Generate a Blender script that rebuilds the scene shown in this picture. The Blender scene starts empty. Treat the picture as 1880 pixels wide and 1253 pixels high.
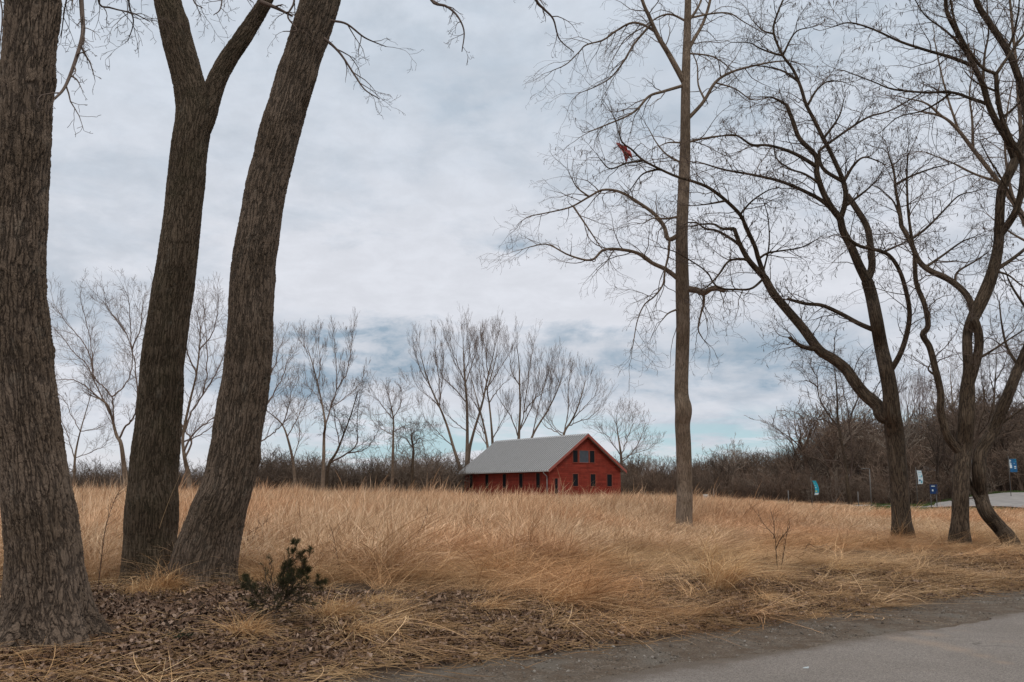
import bpy, math, random
import numpy as np
from math import sin, cos, pi, radians
R_ = random.Random(7)
NP = np.random.default_rng(11)
sc = bpy.context.scene
col = sc.collection

# ------------------------------------------------------------ camera
CAMH = 1.6
PITCH = math.atan((905 - 626.5) / 1828)
cam_d = bpy.data.cameras.new('camera'); cam = bpy.data.objects.new('camera', cam_d); col.objects.link(cam)
cam.location = (0, 0, CAMH); cam.rotation_euler = (pi / 2 + PITCH, 0, 0)
cam_d.lens = 35; cam_d.sensor_width = 36; cam_d.clip_end = 6000; cam_d.clip_start = 0.05
sc.camera = cam
sc.view_settings.view_transform = 'Standard'; sc.view_settings.look = 'None'
sc.view_settings.exposure = 0.0; sc.view_settings.gamma = 1

# ------------------------------------------------------------ node helpers
class NT:
    def __init__(s, tree): s.t = tree; s.n = tree.nodes; s.l = tree.links
    def node(s, typ, **kw):
        n = s.n.new(typ)
        for k, v in kw.items(): setattr(n, k, v)
        return n
    def put(s, sock, v):
        if isinstance(v, bpy.types.NodeSocket): s.l.new(v, sock)
        elif v is not None:
            if hasattr(sock.default_value, '__len__') and not hasattr(v, '__len__'): v = [v] * len(sock.default_value)
            if hasattr(sock.default_value, '__len__') and len(sock.default_value) == 4 and len(v) == 3: v = (*v, 1)
            sock.default_value = v
    def m(s, op, a, b=None, c=None, clamp=False):
        n = s.node('ShaderNodeMath', operation=op, use_clamp=clamp)
        for i, v in enumerate((a, b, c)):
            if v is not None: s.put(n.inputs[i], v)
        return n.outputs[0]
    def vm(s, op, a, b=None):
        n = s.node('ShaderNodeVectorMath', operation=op); s.put(n.inputs[0], a)
        if b is not None: s.put(n.inputs[1], b)
        return n.outputs['Value'] if op in ('DOT_PRODUCT', 'LENGTH', 'DISTANCE') else n.outputs[0]
    def mix(s, f, a, b, blend='MIX'):
        n = s.node('ShaderNodeMix', data_type='RGBA', blend_type=blend)
        s.put(n.inputs[0], f); s.put(n.inputs[6], a); s.put(n.inputs[7], b); return n.outputs[2]
    def noise(s, vec, scale, detail=4, rough=0.55, dist=0.0):
        n = s.node('ShaderNodeTexNoise'); s.put(n.inputs['Vector'], vec); n.inputs['Scale'].default_value = scale
        n.inputs['Detail'].default_value = detail; n.inputs['Roughness'].default_value = rough
        n.inputs['Distortion'].default_value = dist; return n.outputs[0]
    def sm(s, v, a, b, o0=0.0, o1=1.0):
        n = s.node('ShaderNodeMapRange', interpolation_type='SMOOTHSTEP'); s.put(n.inputs[0], v)
        n.inputs[1].default_value = a; n.inputs[2].default_value = b
        n.inputs[3].default_value = o0; n.inputs[4].default_value = o1; return n.outputs[0]
    def ramp(s, f, stops):
        n = s.node('ShaderNodeValToRGB'); s.put(n.inputs[0], f); cr = n.color_ramp
        while len(cr.elements) < len(stops): cr.elements.new(0.5)
        for e, (p, c) in zip(cr.elements, stops): e.position = p; e.color = (*c, 1)
        return n.outputs[0]
    def map(s, vec, scale=(1, 1, 1), loc=(0, 0, 0)):
        n = s.node('ShaderNodeMapping'); s.put(n.inputs[0], vec); n.inputs['Scale'].default_value = scale
        n.inputs['Location'].default_value = loc; return n.outputs[0]
    def attr(s, name, typ='GEOMETRY'):
        n = s.node('ShaderNodeAttribute', attribute_name=name, attribute_type=typ); return n
def s2l(*c): return tuple((v / 255 / 12.92 if v / 255 < .04045 else ((v / 255 + .055) / 1.055) ** 2.4) for v in c)

# ------------------------------------------------------------ world: overcast sky with thin gaps near the horizon
SUN_EL, SUN_AZ = radians(42), radians(172)      # azimuth clockwise from +Y (view direction)
w = bpy.data.worlds.new('World'); sc.world = w; w.use_nodes = True
t = NT(w.node_tree); t.n.clear()
bg = t.node('ShaderNodeBackground'); wo = t.node('ShaderNodeOutputWorld'); t.l.new(bg.outputs[0], wo.inputs[0])
sky = t.node('ShaderNodeTexSky', sky_type='NISHITA'); sky.sun_disc = False
sky.sun_elevation = SUN_EL; sky.sun_rotation = SUN_AZ
STR = 0.1; bg.inputs[1].default_value = STR
tc = t.node('ShaderNodeTexCoord').outputs['Generated']
sx = t.node('ShaderNodeSeparateXYZ'); t.l.new(tc, sx.inputs[0])
X, Y, Z = sx.outputs
el = t.m('MULTIPLY', t.m('ARCSINE', Z), 180 / pi)
az = t.m('MULTIPLY', t.m('ARCTAN2', X, Y), 180 / pi)
cb = t.node('ShaderNodeCombineXYZ')      # cloud layers are laid out over azimuth and elevation, flatter towards the horizon
elw = t.m('MULTIPLY', t.m('LOGARITHM', t.m('ADD', t.m('MAXIMUM', el, -3.0), 6.0), 2.718), 26.0)
t.put(cb.inputs[0], t.m('DIVIDE', az, 10.0)); t.put(cb.inputs[1], t.m('DIVIDE', elw, 10.0)); cb.inputs[2].default_value = 0.0
cp = cb.outputs[0]
n1 = t.noise(t.map(cp, (0.55, 1.0, 1), (1.7, 0.3, 0)), 1.0, 7, 0.56, 0.35)
n2 = t.noise(t.map(cp, (0.6, 1.5, 1), (7.7, 2.3, 3)), 2.0, 7, 0.6, 0.4)
n3 = t.noise(t.map(cp, (0.8, 1.3, 1), (3.7, 5.3, 6)), 5.0, 6, 0.62, 0.3)
ci = t.node('ShaderNodeCombineXYZ'); t.put(ci.inputs[0], t.m('DIVIDE', az, 5.5)); t.put(ci.inputs[1], t.m('DIVIDE', el, 2.6)); ci.inputs[2].default_value = 2.0
i1 = t.noise(ci.outputs[0], .75, 7, .58, .3); i2 = t.noise(t.map(ci.outputs[0], (1, 1, 1), (4, 8, 3)), 1.1, 7, .6, .3)
def blob(a0, e0, wa, we):
    u = t.m('DIVIDE', t.m('SUBTRACT', az, a0), wa); v = t.m('DIVIDE', t.m('SUBTRACT', el, e0), we)
    u = t.m('ADD', u, t.m('MULTIPLY', t.m('SUBTRACT', i1, .5), 3.2)); v = t.m('ADD', v, t.m('MULTIPLY', t.m('SUBTRACT', i2, .5), 3.2))
    r = t.m('ADD', t.m('MULTIPLY', u, u), t.m('MULTIPLY', v, v)); return t.m('POWER', 2.718, t.m('MULTIPLY', r, -1.0))
dark = t.m('MULTIPLY', t.sm(t.m('ADD', t.m('MULTIPLY', n1, .5), t.m('MULTIPLY', i2, .5)), 0.42, 0.68), t.sm(el, 7, 14, 0.70, 0.38))
for a0, e0, wa, we, k in ((-8.5, 8.2, 6.0, 2.1, 1.25), (-12, 6.0, 6, 1.1, .35), (9, 6.8, 8, 1.7, .8), (4.5, 9.0, 4, .9, .7), (15, 8.6, 6, 1.6, .40), (18, 5.6, 6, 1.0, .3), (0.4, 14.4, 1.5, .42, .75), (-1, 22.5, 6, 1.6, .40), (12, 23, 7, 5, .22), (-4.4, 13.0, 1.0, .22, .4), (-20, 8, 6, 2, .25)):
    dark = t.m('ADD', dark, t.m('MULTIPLY', blob(a0, e0, wa, we), t.m('MULTIPLY', k, t.sm(t.m('ADD', t.m('MULTIPLY', i1, .55), t.m('MULTIPLY', n3, .45)), 0.38, 0.62, .15, 1.15))))
for a0, e0, wa, we, k in ((-3, 12.0, 11, 2.2, .6), (3, 10.5, 5, 1.5, .4), (20, 12.0, 6, 1.8, .3), (-22, 3, 8, 3, .5)):
    dark = t.m('SUBTRACT', dark, t.m('MULTIPLY', blob(a0, e0, wa, we), k))
dark = t.m('MINIMUM', t.m('MAXIMUM', dark, 0), 1)
light = t.mix(t.sm(el, 11, 25), s2l(218, 221, 229), s2l(205, 213, 224))
cloud = t.mix(dark, light, s2l(150, 169, 186))
cloud = t.vm('MULTIPLY', cloud, t.sm(n3, 0.3, 0.72, 0.955, 1.045))
gapm = t.m('MULTIPLY', t.m('MULTIPLY', t.sm(el, 0.6, 2.2), t.sm(el, 5.2, 3.0)), t.sm(n2, 0.60, 0.42))
gapm = t.m('MULTIPLY', gapm, t.sm(az, -17, -8, 0.1, 1.0))
hz = t.mix(t.m('MULTIPLY', t.sm(el, 3.6, 1.2), t.sm(n1, .3, .6, .5, 1)), cloud, s2l(220, 220, 224))
gapc = t.mix(0.85, t.vm('MULTIPLY', sky.outputs[0], (0.09, 0.10, 0.10)), s2l(172, 205, 216))
skyc = t.mix(t.m('MULTIPLY', gapm, .85), hz, gapc)
skyc = t.mix(t.sm(el, 30, 60), skyc, s2l(222, 219, 214))
# overcast is brighter overhead; scaled to the background strength
over = t.sm(el, 30, 75, 1.0, 2.3)
skyc = t.vm('MULTIPLY', skyc, t.m('MULTIPLY', over, 1.0 / STR * 1.03))
t.l.new(skyc, bg.inputs[0])

sd = bpy.data.lights.new('sun', 'SUN'); sun = bpy.data.objects.new('sun', sd); col.objects.link(sun)
sd.energy = 1.1; sd.angle = radians(16); sd.color = (1.0, 0.93, 0.84)
sun.rotation_euler = (pi / 2 - SUN_EL, 0, pi - SUN_AZ)   # light comes from behind the camera
sun.location = (0, -20, 30)

# ------------------------------------------------------------ object helpers
def tag(o, label=None, cat=None, group=None, kind=None):
    if label: o['label'] = label
    if cat: o['category'] = cat
    if group: o['group'] = group
    if kind: o['kind'] = kind
    return o
def empty(name, loc, label, cat, group=None):
    o = bpy.data.objects.new(name, None); o.location = loc; o.empty_display_size = .2; col.objects.link(o)
    return tag(o, label, cat, group)
def mk(name, V, FS, mat, parent=None, smooth=False, attrs=None, link=True):
    """V (n,3) world coordinates; FS list of face arrays"""
    V = np.asarray(V, float)
    if parent is not None: V = V - np.array(parent.matrix_basis.translation if parent.parent is None else parent['_o'])
    me = bpy.data.meshes.new(name)
    FS = [np.asarray(f, int) for f in FS if len(f)]
    tot = sum(f.size for f in FS); npoly = sum(len(f) for f in FS)
    me.vertices.add(len(V)); me.vertices.foreach_set('co', V.ravel())
    if npoly:
        me.loops.add(tot); me.loops.foreach_set('vertex_index', np.concatenate([f.ravel() for f in FS]))
        me.polygons.add(npoly)
        ln = np.concatenate([np.full(len(f), f.shape[1]) for f in FS]); st = np.concatenate([[0], np.cumsum(ln)[:-1]])
        me.polygons.foreach_set('loop_start', st); me.polygons.foreach_set('loop_total', ln)
        me.polygons.foreach_set('use_smooth', np.full(npoly, smooth))
    me.update(calc_edges=True)
    if attrs:
        for k, (typ, a) in attrs.items():
            at_ = me.attributes.new(k, typ, 'POINT')
            at_.data.foreach_set('vector' if typ == 'FLOAT_VECTOR' else 'value', np.asarray(a).ravel())
    if mat: me.materials.append(mat)
    o = bpy.data.objects.new(name, me)
    if link: col.objects.link(o)
    if parent is not None: o.parent = parent
    return o
class MB:
    def __init__(s): s.V = []; s.Q = []; s.T = []; s.n = 0
    def add(s, V, Q=(), T=()):
        for q in Q: s.Q.append([i + s.n for i in q])
        for q in T: s.T.append([i + s.n for i in q])
        s.V.extend(V); s.n += len(V)
    def frame_box(s, o, ax, lo, hi):
        """box in the frame (o; ax three unit vectors)"""
        c = []
        for k in (0, 1):
            for j in (0, 1):
                for i in (0, 1):
                    a = (lo[0], hi[0])[i]; b = (lo[1], hi[1])[j]; d = (lo[2], hi[2])[k]
                    c.append(tuple(o[m] + ax[0][m] * a + ax[1][m] * b + ax[2][m] * d for m in range(3)))
        s.add(c, [(0, 2, 3, 1), (4, 5, 7, 6), (0, 1, 5, 4), (2, 6, 7, 3), (0, 4, 6, 2), (1, 3, 7, 5)])
    def box(s, lo, hi): s.frame_box((0, 0, 0), ((1, 0, 0), (0, 1, 0), (0, 0, 1)), lo, hi)
    def build(s, name, mat, parent=None, smooth=False): return mk(name, s.V, [s.Q, s.T], mat, parent, smooth)

def tube_arrays(polys, sides, seam_attr=False, lump=0.0, caps=True):
    lens = np.array([len(p[0]) for p in polys]); P = np.concatenate([np.asarray(p[0], float) for p in polys])
    Rr = np.concatenate([np.asarray(p[1], float) for p in polys])
    off = np.concatenate([[0], np.cumsum(lens)[:-1]]); pid = np.repeat(np.arange(len(polys)), lens)
    first = np.zeros(len(P), bool); first[off] = True; last = np.zeros(len(P), bool); last[off + lens - 1] = True
    nx = np.roll(P, -1, 0); pv = np.roll(P, 1, 0)
    nx[last] = P[last]; pv[first] = P[first]
    T = nx - pv; T /= np.linalg.norm(T, axis=1, keepdims=True) + 1e-9
    main = P[off + lens - 1] - P[off]; main /= np.linalg.norm(main, axis=1, keepdims=True) + 1e-9
    ref = np.where(np.abs(main[:, 2:3]) > 0.75, np.array([[0., 1., 0.]]), np.array([[0., 0., 1.]]))[pid]
    if seam_attr: ref = np.tile([[0., 1., 0.]], (len(P), 1))
    A = ref - (ref * T).sum(1, keepdims=True) * T; A /= np.linalg.norm(A, axis=1, keepdims=True) + 1e-9
    B = np.cross(T, A)
    th = np.arange(sides) / sides * 2 * pi
    c, s_ = np.cos(th), np.sin(th)
    RR = np.repeat(Rr[:, None], sides, 1)
    V = P[:, None, :] + RR[..., None] * (c[None, :, None] * A[:, None, :] + s_[None, :, None] * B[:, None, :])
    i = np.nonzero(~last)[0]; k = np.arange(sides); k2 = (k + 1) % sides
    F = np.stack([i[:, None] * sides + k, i[:, None] * sides + k2, (i[:, None] + 1) * sides + k2, (i[:, None] + 1) * sides + k], -1).reshape(-1, 4)
    seg = np.linalg.norm(P - pv, axis=1); cum = np.cumsum(seg)
    bco = np.stack([np.broadcast_to(c, RR.shape) * RR, np.broadcast_to(s_, RR.shape) * RR, np.repeat(cum[:, None], sides, 1)], -1)
    return V.reshape(-1, 3), F, bco.reshape(-1, 3), lens, off
def tubes(name, polys, sides, mat, parent=None, smooth=True, link=True):
    if not polys: polys = [([(0, 0, 0), (0, 0, .01)], [.001, .001])]
    V, F, b, lens, off = tube_arrays(polys, sides)
    FS = [F]
    if sides >= 5:      # close both ends of thick limbs
        caps = np.array([[o * sides + k for k in range(sides - 1, -1, -1)] for o in off] + [[(o + l - 1) * sides + k for k in range(sides)] for o, l in zip(off, lens)])
        FS.append(caps)
    return mk(name, V, FS, mat, parent, smooth, {'bco': ('FLOAT_VECTOR', b)}, link)
def spline(pts, n):
    """Catmull-Rom through rows of pts (any width)"""
    P = np.asarray(pts, float); m = len(P)
    if m < 3: tt = np.linspace(0, 1, n)[:, None]; return P[0] * (1 - tt) + P[-1] * tt
    E = np.vstack([2 * P[0] - P[1], P, 2 * P[-1] - P[-2]])
    u = np.linspace(0, m - 1 - 1e-9, n); i = u.astype(int); f = (u - i)[:, None]
    a, b, c, d = E[i], E[i + 1], E[i + 2], E[i + 3]
    return .5 * ((2 * b) + (c - a) * f + (2 * a - 5 * b + 4 * c - d) * f * f + (3 * b - a - 3 * c + d) * f ** 3)

# ------------------------------------------------------------ terrain
def ss(a, b, x):
    u = np.clip((np.asarray(x, float) - a) / (b - a), 0, 1); return u * u * (3 - 2 * u)
def sdist(x, y): return (y - 8.84 - .82 * (x - .84)) / 1.293     # distance from the asphalt edge into the field
def lump(x, y, f, k=0.): return np.sin(x * f + 1.3 + k) * np.cos(y * f * 1.13 + .7 + 2 * k) + .5 * np.sin(x * f * 2.3 + y * f * 1.7 + k)
def terr(x, y):
    x = np.asarray(x, float); y = np.asarray(y, float); s = sdist(x, y)
    yy = np.maximum(y, 5.); u = x / yy
    r = ss(.12, .34, u)
    z = .28 * ss(1.5, 5.0, s) + .035 * lump(x, y, .9) * ss(1.8, 4, s) + .07 * lump(x, y, .23, 1) * ss(6, 14, s)
    z = z + (.42 * ss(30, 105, y) * (1 - r) - .10 * r * ss(15, 40, y))
    rr = ss(.33, .45, u)
    z = z + rr * (.45 * ss(80, 100, y)*0 + .062 * np.clip(y - 94, 0, 24) * ss(.38, .50, u) - .22 * ss(60, 96, y))
    z = z + 10.5 * ss(116, 215, y) * ss(.22, .5, u) + 1.0 * ss(118, 200, y)
    return z
def terr1(x, y): return float(terr(x, y))
def ray(px, py):
    a = (px - 940) / 1828; b = (626.5 - py) / 1828
    return a, cos(PITCH) - b * sin(PITCH), sin(PITCH) + b * cos(PITCH)
def at(px, py, Yd):
    dx, dy, dz = ray(px, py); k = Yd / dy; return (dx * k, Yd, CAMH + dz * k)
def gp(px, py):
    """point of the terrain seen at a pixel of the photograph"""
    dx, dy, dz = ray(px, py); k = 3.0
    while k < 400:
        if CAMH + dz * k < terr1(dx * k, dy * k): break
        k += .05 if k < 40 else .3
    return (dx * k, dy * k, terr1(dx * k, dy * k))

# ------------------------------------------------------------ materials
def newmat(name):
    m = bpy.data.materials.new(name); m.use_nodes = True; t = NT(m.node_tree); t.n.clear()
    out = t.node('ShaderNodeOutputMaterial'); b = t.node('ShaderNodeBsdfPrincipled'); t.l.new(b.outputs[0], out.inputs[0])
    b.inputs['Roughness'].default_value = .85; b.inputs['Specular IOR Level'].default_value = .2
    return m, t, b, out
def bark_mat(name, c_dark, c_light, depth, scale=9., disp=True, moss=0.0, stretch=.13):
    m, t, b, out = newmat(name)
    co = t.attr('bco').outputs['Vector']
    nn = t.node('ShaderNodeTexNoise'); t.put(nn.inputs['Vector'], t.map(co, (1, 1, .45))); nn.inputs['Scale'].default_value = scale * .6; nn.inputs['Detail'].default_value = 3
    warp = t.vm('MULTIPLY', t.vm('SUBTRACT', nn.outputs[1], (.5, .5, .5)), (.75 / scale, .75 / scale, 3.0 / scale))
    cw = t.vm('ADD', co, warp)
    def ridged(vec, sc_, det, a_, b_):
        q = t.noise(vec, sc_, det, .5); return t.sm(t.m('ABSOLUTE', t.m('SUBTRACT', q, .5)), a_, b_)
    ridge = ridged(t.map(cw, (1, 1, stretch)), scale * 2.0, 2, .0, .10)
    v = t.node('ShaderNodeTexVoronoi', feature='DISTANCE_TO_EDGE'); t.put(v.inputs['Vector'], t.map(cw, (1, 1, stretch * 2.2))); v.inputs['Scale'].default_value = scale * 2.6
    plate = t.sm(v.outputs['Distance'], 0.0, .12)
    r2 = ridged(t.map(cw, (1, 1, stretch * 2), (3, 1, 2)), scale * 5.0, 3, .0, .14)
    big = t.noise(co, 1.6, 4)
    fi = t.noise(t.map(co, (1, 1, .4)), scale * 9, 5, .65)
    h = t.m('ADD', t.m('ADD', t.m('MULTIPLY', ridge, .50), t.m('MULTIPLY', plate, .16)), t.m('ADD', t.m('MULTIPLY', r2, t.sm(big, .35, .65, .10, .26)), t.m('MULTIPLY', fi, .22)))
    cmix = t.m('MULTIPLY', t.m('ADD', t.sm(h, .25, 1.0), t.m('MULTIPLY', t.m('SUBTRACT', fi, .5), .9)), 1.0, clamp=True)
    c = t.mix(cmix, c_dark, c_light)
    c = t.mix(t.sm(big, .38, .66), c, t.mix(1, c, (.68, .66, .62), 'MULTIPLY'))
    lich = t.noise(t.map(co, (1, 1, .7), (9, 2, 4)), 5.5, 6, .7)
    c = t.mix(t.m('MULTIPLY', t.sm(lich, .56, .70), .18), c, (.22, .20, .165))
    scar = t.noise(t.map(co, (1, 1, 2.6), (4, 7, 1)), 1.5, 5, .65)
    c = t.mix(t.m('MULTIPLY', t.sm(scar, .60, .70), .6), c, c_dark)
    if moss: c = t.mix(t.m('MULTIPLY', t.sm(t.noise(co, 2.3, 5), .45, .7), moss), c, (.045, .05, .022))
    t.put(b.inputs['Base Color'], c); b.inputs['Roughness'].default_value = .9
    if disp:
        d = t.node('ShaderNodeDisplacement'); t.put(d.inputs['Height'], t.m('SUBTRACT', t.m('ADD', h, t.m('MULTIPLY', big, .7)), .9)); d.inputs['Midlevel'].default_value = 0; d.inputs['Scale'].default_value = depth
        t.l.new(d.outputs[0], out.inputs['Displacement']); m.displacement_method = 'BOTH'
    else:
        bp = t.node('ShaderNodeBump'); t.put(bp.inputs['Height'], h); bp.inputs['Distance'].default_value = depth; bp.inputs['Strength'].default_value = .8
        t.l.new(bp.outputs[0], b.inputs['Normal'])
    return m
def twig_mat(name, a, bb):
    m, t, b, out = newmat(name)
    g = t.node('ShaderNodeNewGeometry'); n = t.noise(g.outputs['Position'], 1.1, 3)
    t.put(b.inputs['Base Color'], t.mix(t.sm(n, .3, .7), a, bb)); return m
def flat_mat(name, c, rough=.7, var=.12, scale=3., metal=0.):
    m, t, b, out = newmat(name); tc = t.node('ShaderNodeTexCoord').outputs['Object']
    n = t.noise(tc, scale, 5, .6)
    t.put(b.inputs['Base Color'], t.mix(t.sm(n, .25, .75), tuple(v * (1 - var) for v in c), tuple(min(1, v * (1 + var)) for v in c)))
    b.inputs['Roughness'].default_value = rough; b.inputs['Metallic'].default_value = metal; return m

M = {}
M['bark_grey'] = bark_mat('bark_grey', (.058, .043, .033), (.158, .116, .086), .036, 11.)
M['bark_dark'] = bark_mat('bark_dark', (.042, .031, .020), (.122, .090, .064), .026, 14., moss=.14)
M['bark_brown'] = bark_mat('bark_brown', (.054, .041, .031), (.155, .114, .085), .032, 12.)
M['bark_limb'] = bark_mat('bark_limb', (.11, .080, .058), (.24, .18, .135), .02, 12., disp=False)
M['bark_black'] = bark_mat('bark_black', (.036, .025, .017), (.125, .090, .062), .04, 10., disp=False)
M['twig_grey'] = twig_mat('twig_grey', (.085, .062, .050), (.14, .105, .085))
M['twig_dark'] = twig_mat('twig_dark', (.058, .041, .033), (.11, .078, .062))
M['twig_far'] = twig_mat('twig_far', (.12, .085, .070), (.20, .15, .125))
M['twig_red'] = twig_mat('twig_red', (.11, .065, .05), (.17, .11, .09))

def grass_mat(name, c1, c2, c3, orange=.5):
    m, t, b, out = newmat(name)
    oi = t.node('ShaderNodeObjectInfo').outputs['Random']; g = t.node('ShaderNodeNewGeometry').outputs['Position']
    big = t.noise(t.map(g, (1, .6, .2)), .16, 4, .6); sm_ = t.noise(g, 1.4, 4, .6)
    tone = t.attr('tone').outputs['Fac']
    f = t.m('ADD', t.m('MULTIPLY', tone, .55), t.m('ADD', t.m('MULTIPLY', oi, .25), t.m('MULTIPLY', sm_, .3)))
    c = t.ramp(f, [(.18, c1), (.5, c2), (.85, c3)])
    c = t.mix(t.m('MULTIPLY', t.sm(big, .42, .62), orange), c, t.mix(1, c, (1.04, .76, .58), 'MULTIPLY'))
    c = t.mix(t.m('MULTIPLY', t.sm(t.noise(t.map(g, (1, .7, .3), (5, 5, 5)), .42, 4, .6), .52, .68), .45), c, t.mix(1, c, (.58, .50, .42), 'MULTIPLY'))
    t.put(b.inputs['Base Color'], c); b.inputs['Roughness'].default_value = .75
    tr = t.node('ShaderNodeBsdfTranslucent'); t.put(tr.inputs[0], c)
    mx = t.node('ShaderNodeMixShader'); mx.inputs[0].default_value = .28
    t.l.new(b.outputs[0], mx.inputs[1]); t.l.new(tr.outputs[0], mx.inputs[2]); t.l.new(mx.outputs[0], out.inputs[0])
    return m
M['grass'] = grass_mat('dry_grass', (.20, .115, .060), (.53, .345, .205), (.90, .69, .48), .5)
M['mat'] = grass_mat('matted_grass', (.14, .078, .037), (.44, .275, .142), (.84, .60, .36), .5)
M['tuss'] = grass_mat('tussock', (.24, .125, .055), (.56, .35, .17), (.88, .66, .40), .3)
M['green'] = grass_mat('green_blades', (.035, .06, .02), (.06, .10, .03), (.10, .15, .05), .0)
M['dkgreen'] = grass_mat('dark_green_blades', (.018, .026, .012), (.028, .04, .018), (.05, .06, .028), .0)
M['needle'] = grass_mat('juniper_needles', (.018, .026, .010), (.034, .040, .016), (.085, .060, .026), .0)

# terrain material
m, t, b, out = newmat('ground'); M['ground'] = m
pos = t.node('ShaderNodeNewGeometry').outputs['Position']
sd_ = t.m('SUBTRACT', t.vm('DOT_PRODUCT', pos, (-.82 / 1.293, 1 / 1.293, 0)), (8.84 - .82 * .84) / 1.293)
wob = t.m('MULTIPLY', t.m('SUBTRACT', t.noise(pos, .9, 6, .65), .5), 1.5)
sw = t.m('ADD', sd_, wob)
fn = t.noise(pos, 38, 5, .7); md = t.noise(pos, 3.2, 6, .65); st_ = t.noise(t.map(pos, (1.6, 1.3, 1)), 1.1, 5, .6)
gv = t.node('ShaderNodeTexVoronoi'); t.put(gv.inputs['Vector'], pos); gv.inputs['Scale'].default_value = 55
grav = t.mix(t.sm(gv.outputs['Color'], .2, .9), (.070, .054, .040), (.18, .145, .115))
dirt = t.mix(t.sm(fn, .3, .7), (.058, .040, .027), (.12, .088, .062))
shoulder = t.mix(t.sm(md, .40, .60), dirt, grav)
shoulder = t.mix(t.sm(st_, .5, .66), shoulder, t.mix(t.sm(fn, .3, .7), (.08, .068, .056), (.16, .138, .115)))
soil = t.mix(t.sm(md, .3, .7), (.030, .018, .011), (.065, .040, .024))
field = t.mix(t.sm(md, .3, .7), (.10, .058, .028), (.20, .125, .062))
c = t.mix(t.sm(sw, 1.2, 1.7), shoulder, soil)
c = t.mix(t.sm(sw, 6.5, 9.5), c, field)
wood = t.attr('wood').outputs['Fac']; gr = t.attr('green').outputs['Fac']
c = t.mix(wood, c, t.mix(t.sm(md, .3, .7), (.045, .026, .018), (.10, .058, .040)))
c = t.mix(gr, c, t.mix(t.sm(md, .3, .7), (.055, .065, .025), (.10, .11, .045)))
t.put(b.inputs['Base Color'], c); b.inputs['Roughness'].default_value = .92
bp = t.node('ShaderNodeBump'); t.put(bp.inputs['Height'], t.m('ADD', t.m('MULTIPLY', fn, .5), t.m('ADD', t.m('MULTIPLY', gv.outputs['Distance'], -.4), md))); bp.inputs['Distance'].default_value = .03
t.l.new(bp.outputs[0], b.inputs['Normal'])
# asphalt
m, t, b, out = newmat('asphalt'); M['asphalt'] = m
pos = t.node('ShaderNodeNewGeometry').outputs['Position']
fn = t.noise(pos, 60, 4, .75); av = t.node('ShaderNodeTexVoronoi'); t.put(av.inputs['Vector'], pos); av.inputs['Scale'].default_value = 110
big = t.noise(t.map(pos, (1, 1, 1)), .7, 6, .6)
c = t.mix(t.sm(t.m('ADD', t.m('MULTIPLY', fn, .6), t.m('MULTIPLY', av.outputs['Color'], .4)), .25, .75), (.115, .102, .093), (.305, .27, .243))
c = t.mix(t.sm(big, .3, .7), t.mix(1, c, (.84, .83, .82), 'MULTIPLY'), c)
streak = t.noise(t.map(t.vm('ADD', pos, (0, 0, 0)), (.5, 1.2, 1)), 1.0, 6, .7, 1.2)
c = t.mix(t.m('MULTIPLY', t.sm(streak, .58, .72), .38), c, (.27, .20, .145))
for sx0, sy0, rr_ in ((4.25, 11.3, .22), (4.45, 10.9, .20), (4.55, 10.5, .17), (4.6, 10.1, .14), (4.7, 11.6, .2), (4.62, 9.7, .1)):   # sandy drift on the asphalt
    dd = t.vm('LENGTH', t.vm('MULTIPLY', t.vm('SUBTRACT', pos, (sx0, sy0, .02)), (1 / rr_, .7 / rr_, 0)))
    c = t.mix(t.m('MULTIPLY', t.sm(t.m('ADD', dd, t.m('MULTIPLY', streak, 1.2)), 1.9, .5), .30), c, (.36, .26, .18))
ck = t.node('ShaderNodeTexVoronoi', feature='DISTANCE_TO_EDGE'); t.put(ck.inputs['Vector'], t.vm('ADD', t.vm('MULTIPLY', pos, (.22, .30, 0)), t.vm('MULTIPLY', t.node('ShaderNodeTexNoise').outputs[1], (0, 0, 0)))); ck.inputs['Scale'].default_value = 1.0
nz = t.node('ShaderNodeTexNoise'); t.put(nz.inputs['Vector'], pos); nz.inputs['Scale'].default_value = 1.6; nz.inputs['Detail'].default_value = 6
t.put(ck.inputs['Vector'], t.vm('MULTIPLY', t.vm('ADD', pos, t.vm('MULTIPLY', nz.outputs[1], (.9, .9, 0))), (.22, .30, 0)))
c = t.mix(t.m('MULTIPLY', t.sm(ck.outputs['Distance'], .0035, .001), t.m('MULTIPLY', t.sm(big, .45, .6), .45)), c, (.04, .034, .03))
sd_ = t.m('SUBTRACT', t.vm('DOT_PRODUCT', pos, (-.82 / 1.293, 1 / 1.293, 0)), (8.84 - .82 * .84) / 1.293)
c = t.mix(t.m('MULTIPLY', t.sm(t.m('ADD', sd_, t.m('MULTIPLY', t.noise(pos, 2.5, 6, .7), .7)), .05, .42), .75), c, (.085, .062, .043))
t.put(b.inputs['Base Color'], c); b.inputs['Roughness'].default_value = .8
bp = t.node('ShaderNodeBump'); t.put(bp.inputs['Height'], t.m('ADD', fn, av.outputs['Distance'])); bp.inputs['Distance'].default_value = .008; t.l.new(bp.outputs[0], b.inputs['Normal'])
m, t, b, out = newmat('far_road'); M['far_road'] = m
pos = t.node('ShaderNodeNewGeometry').outputs['Position']
t.put(b.inputs['Base Color'], t.mix(t.sm(t.noise(pos, .9, 6, .6), .3, .7), (.19, .18, .175), (.26, .245, .235)))

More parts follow.
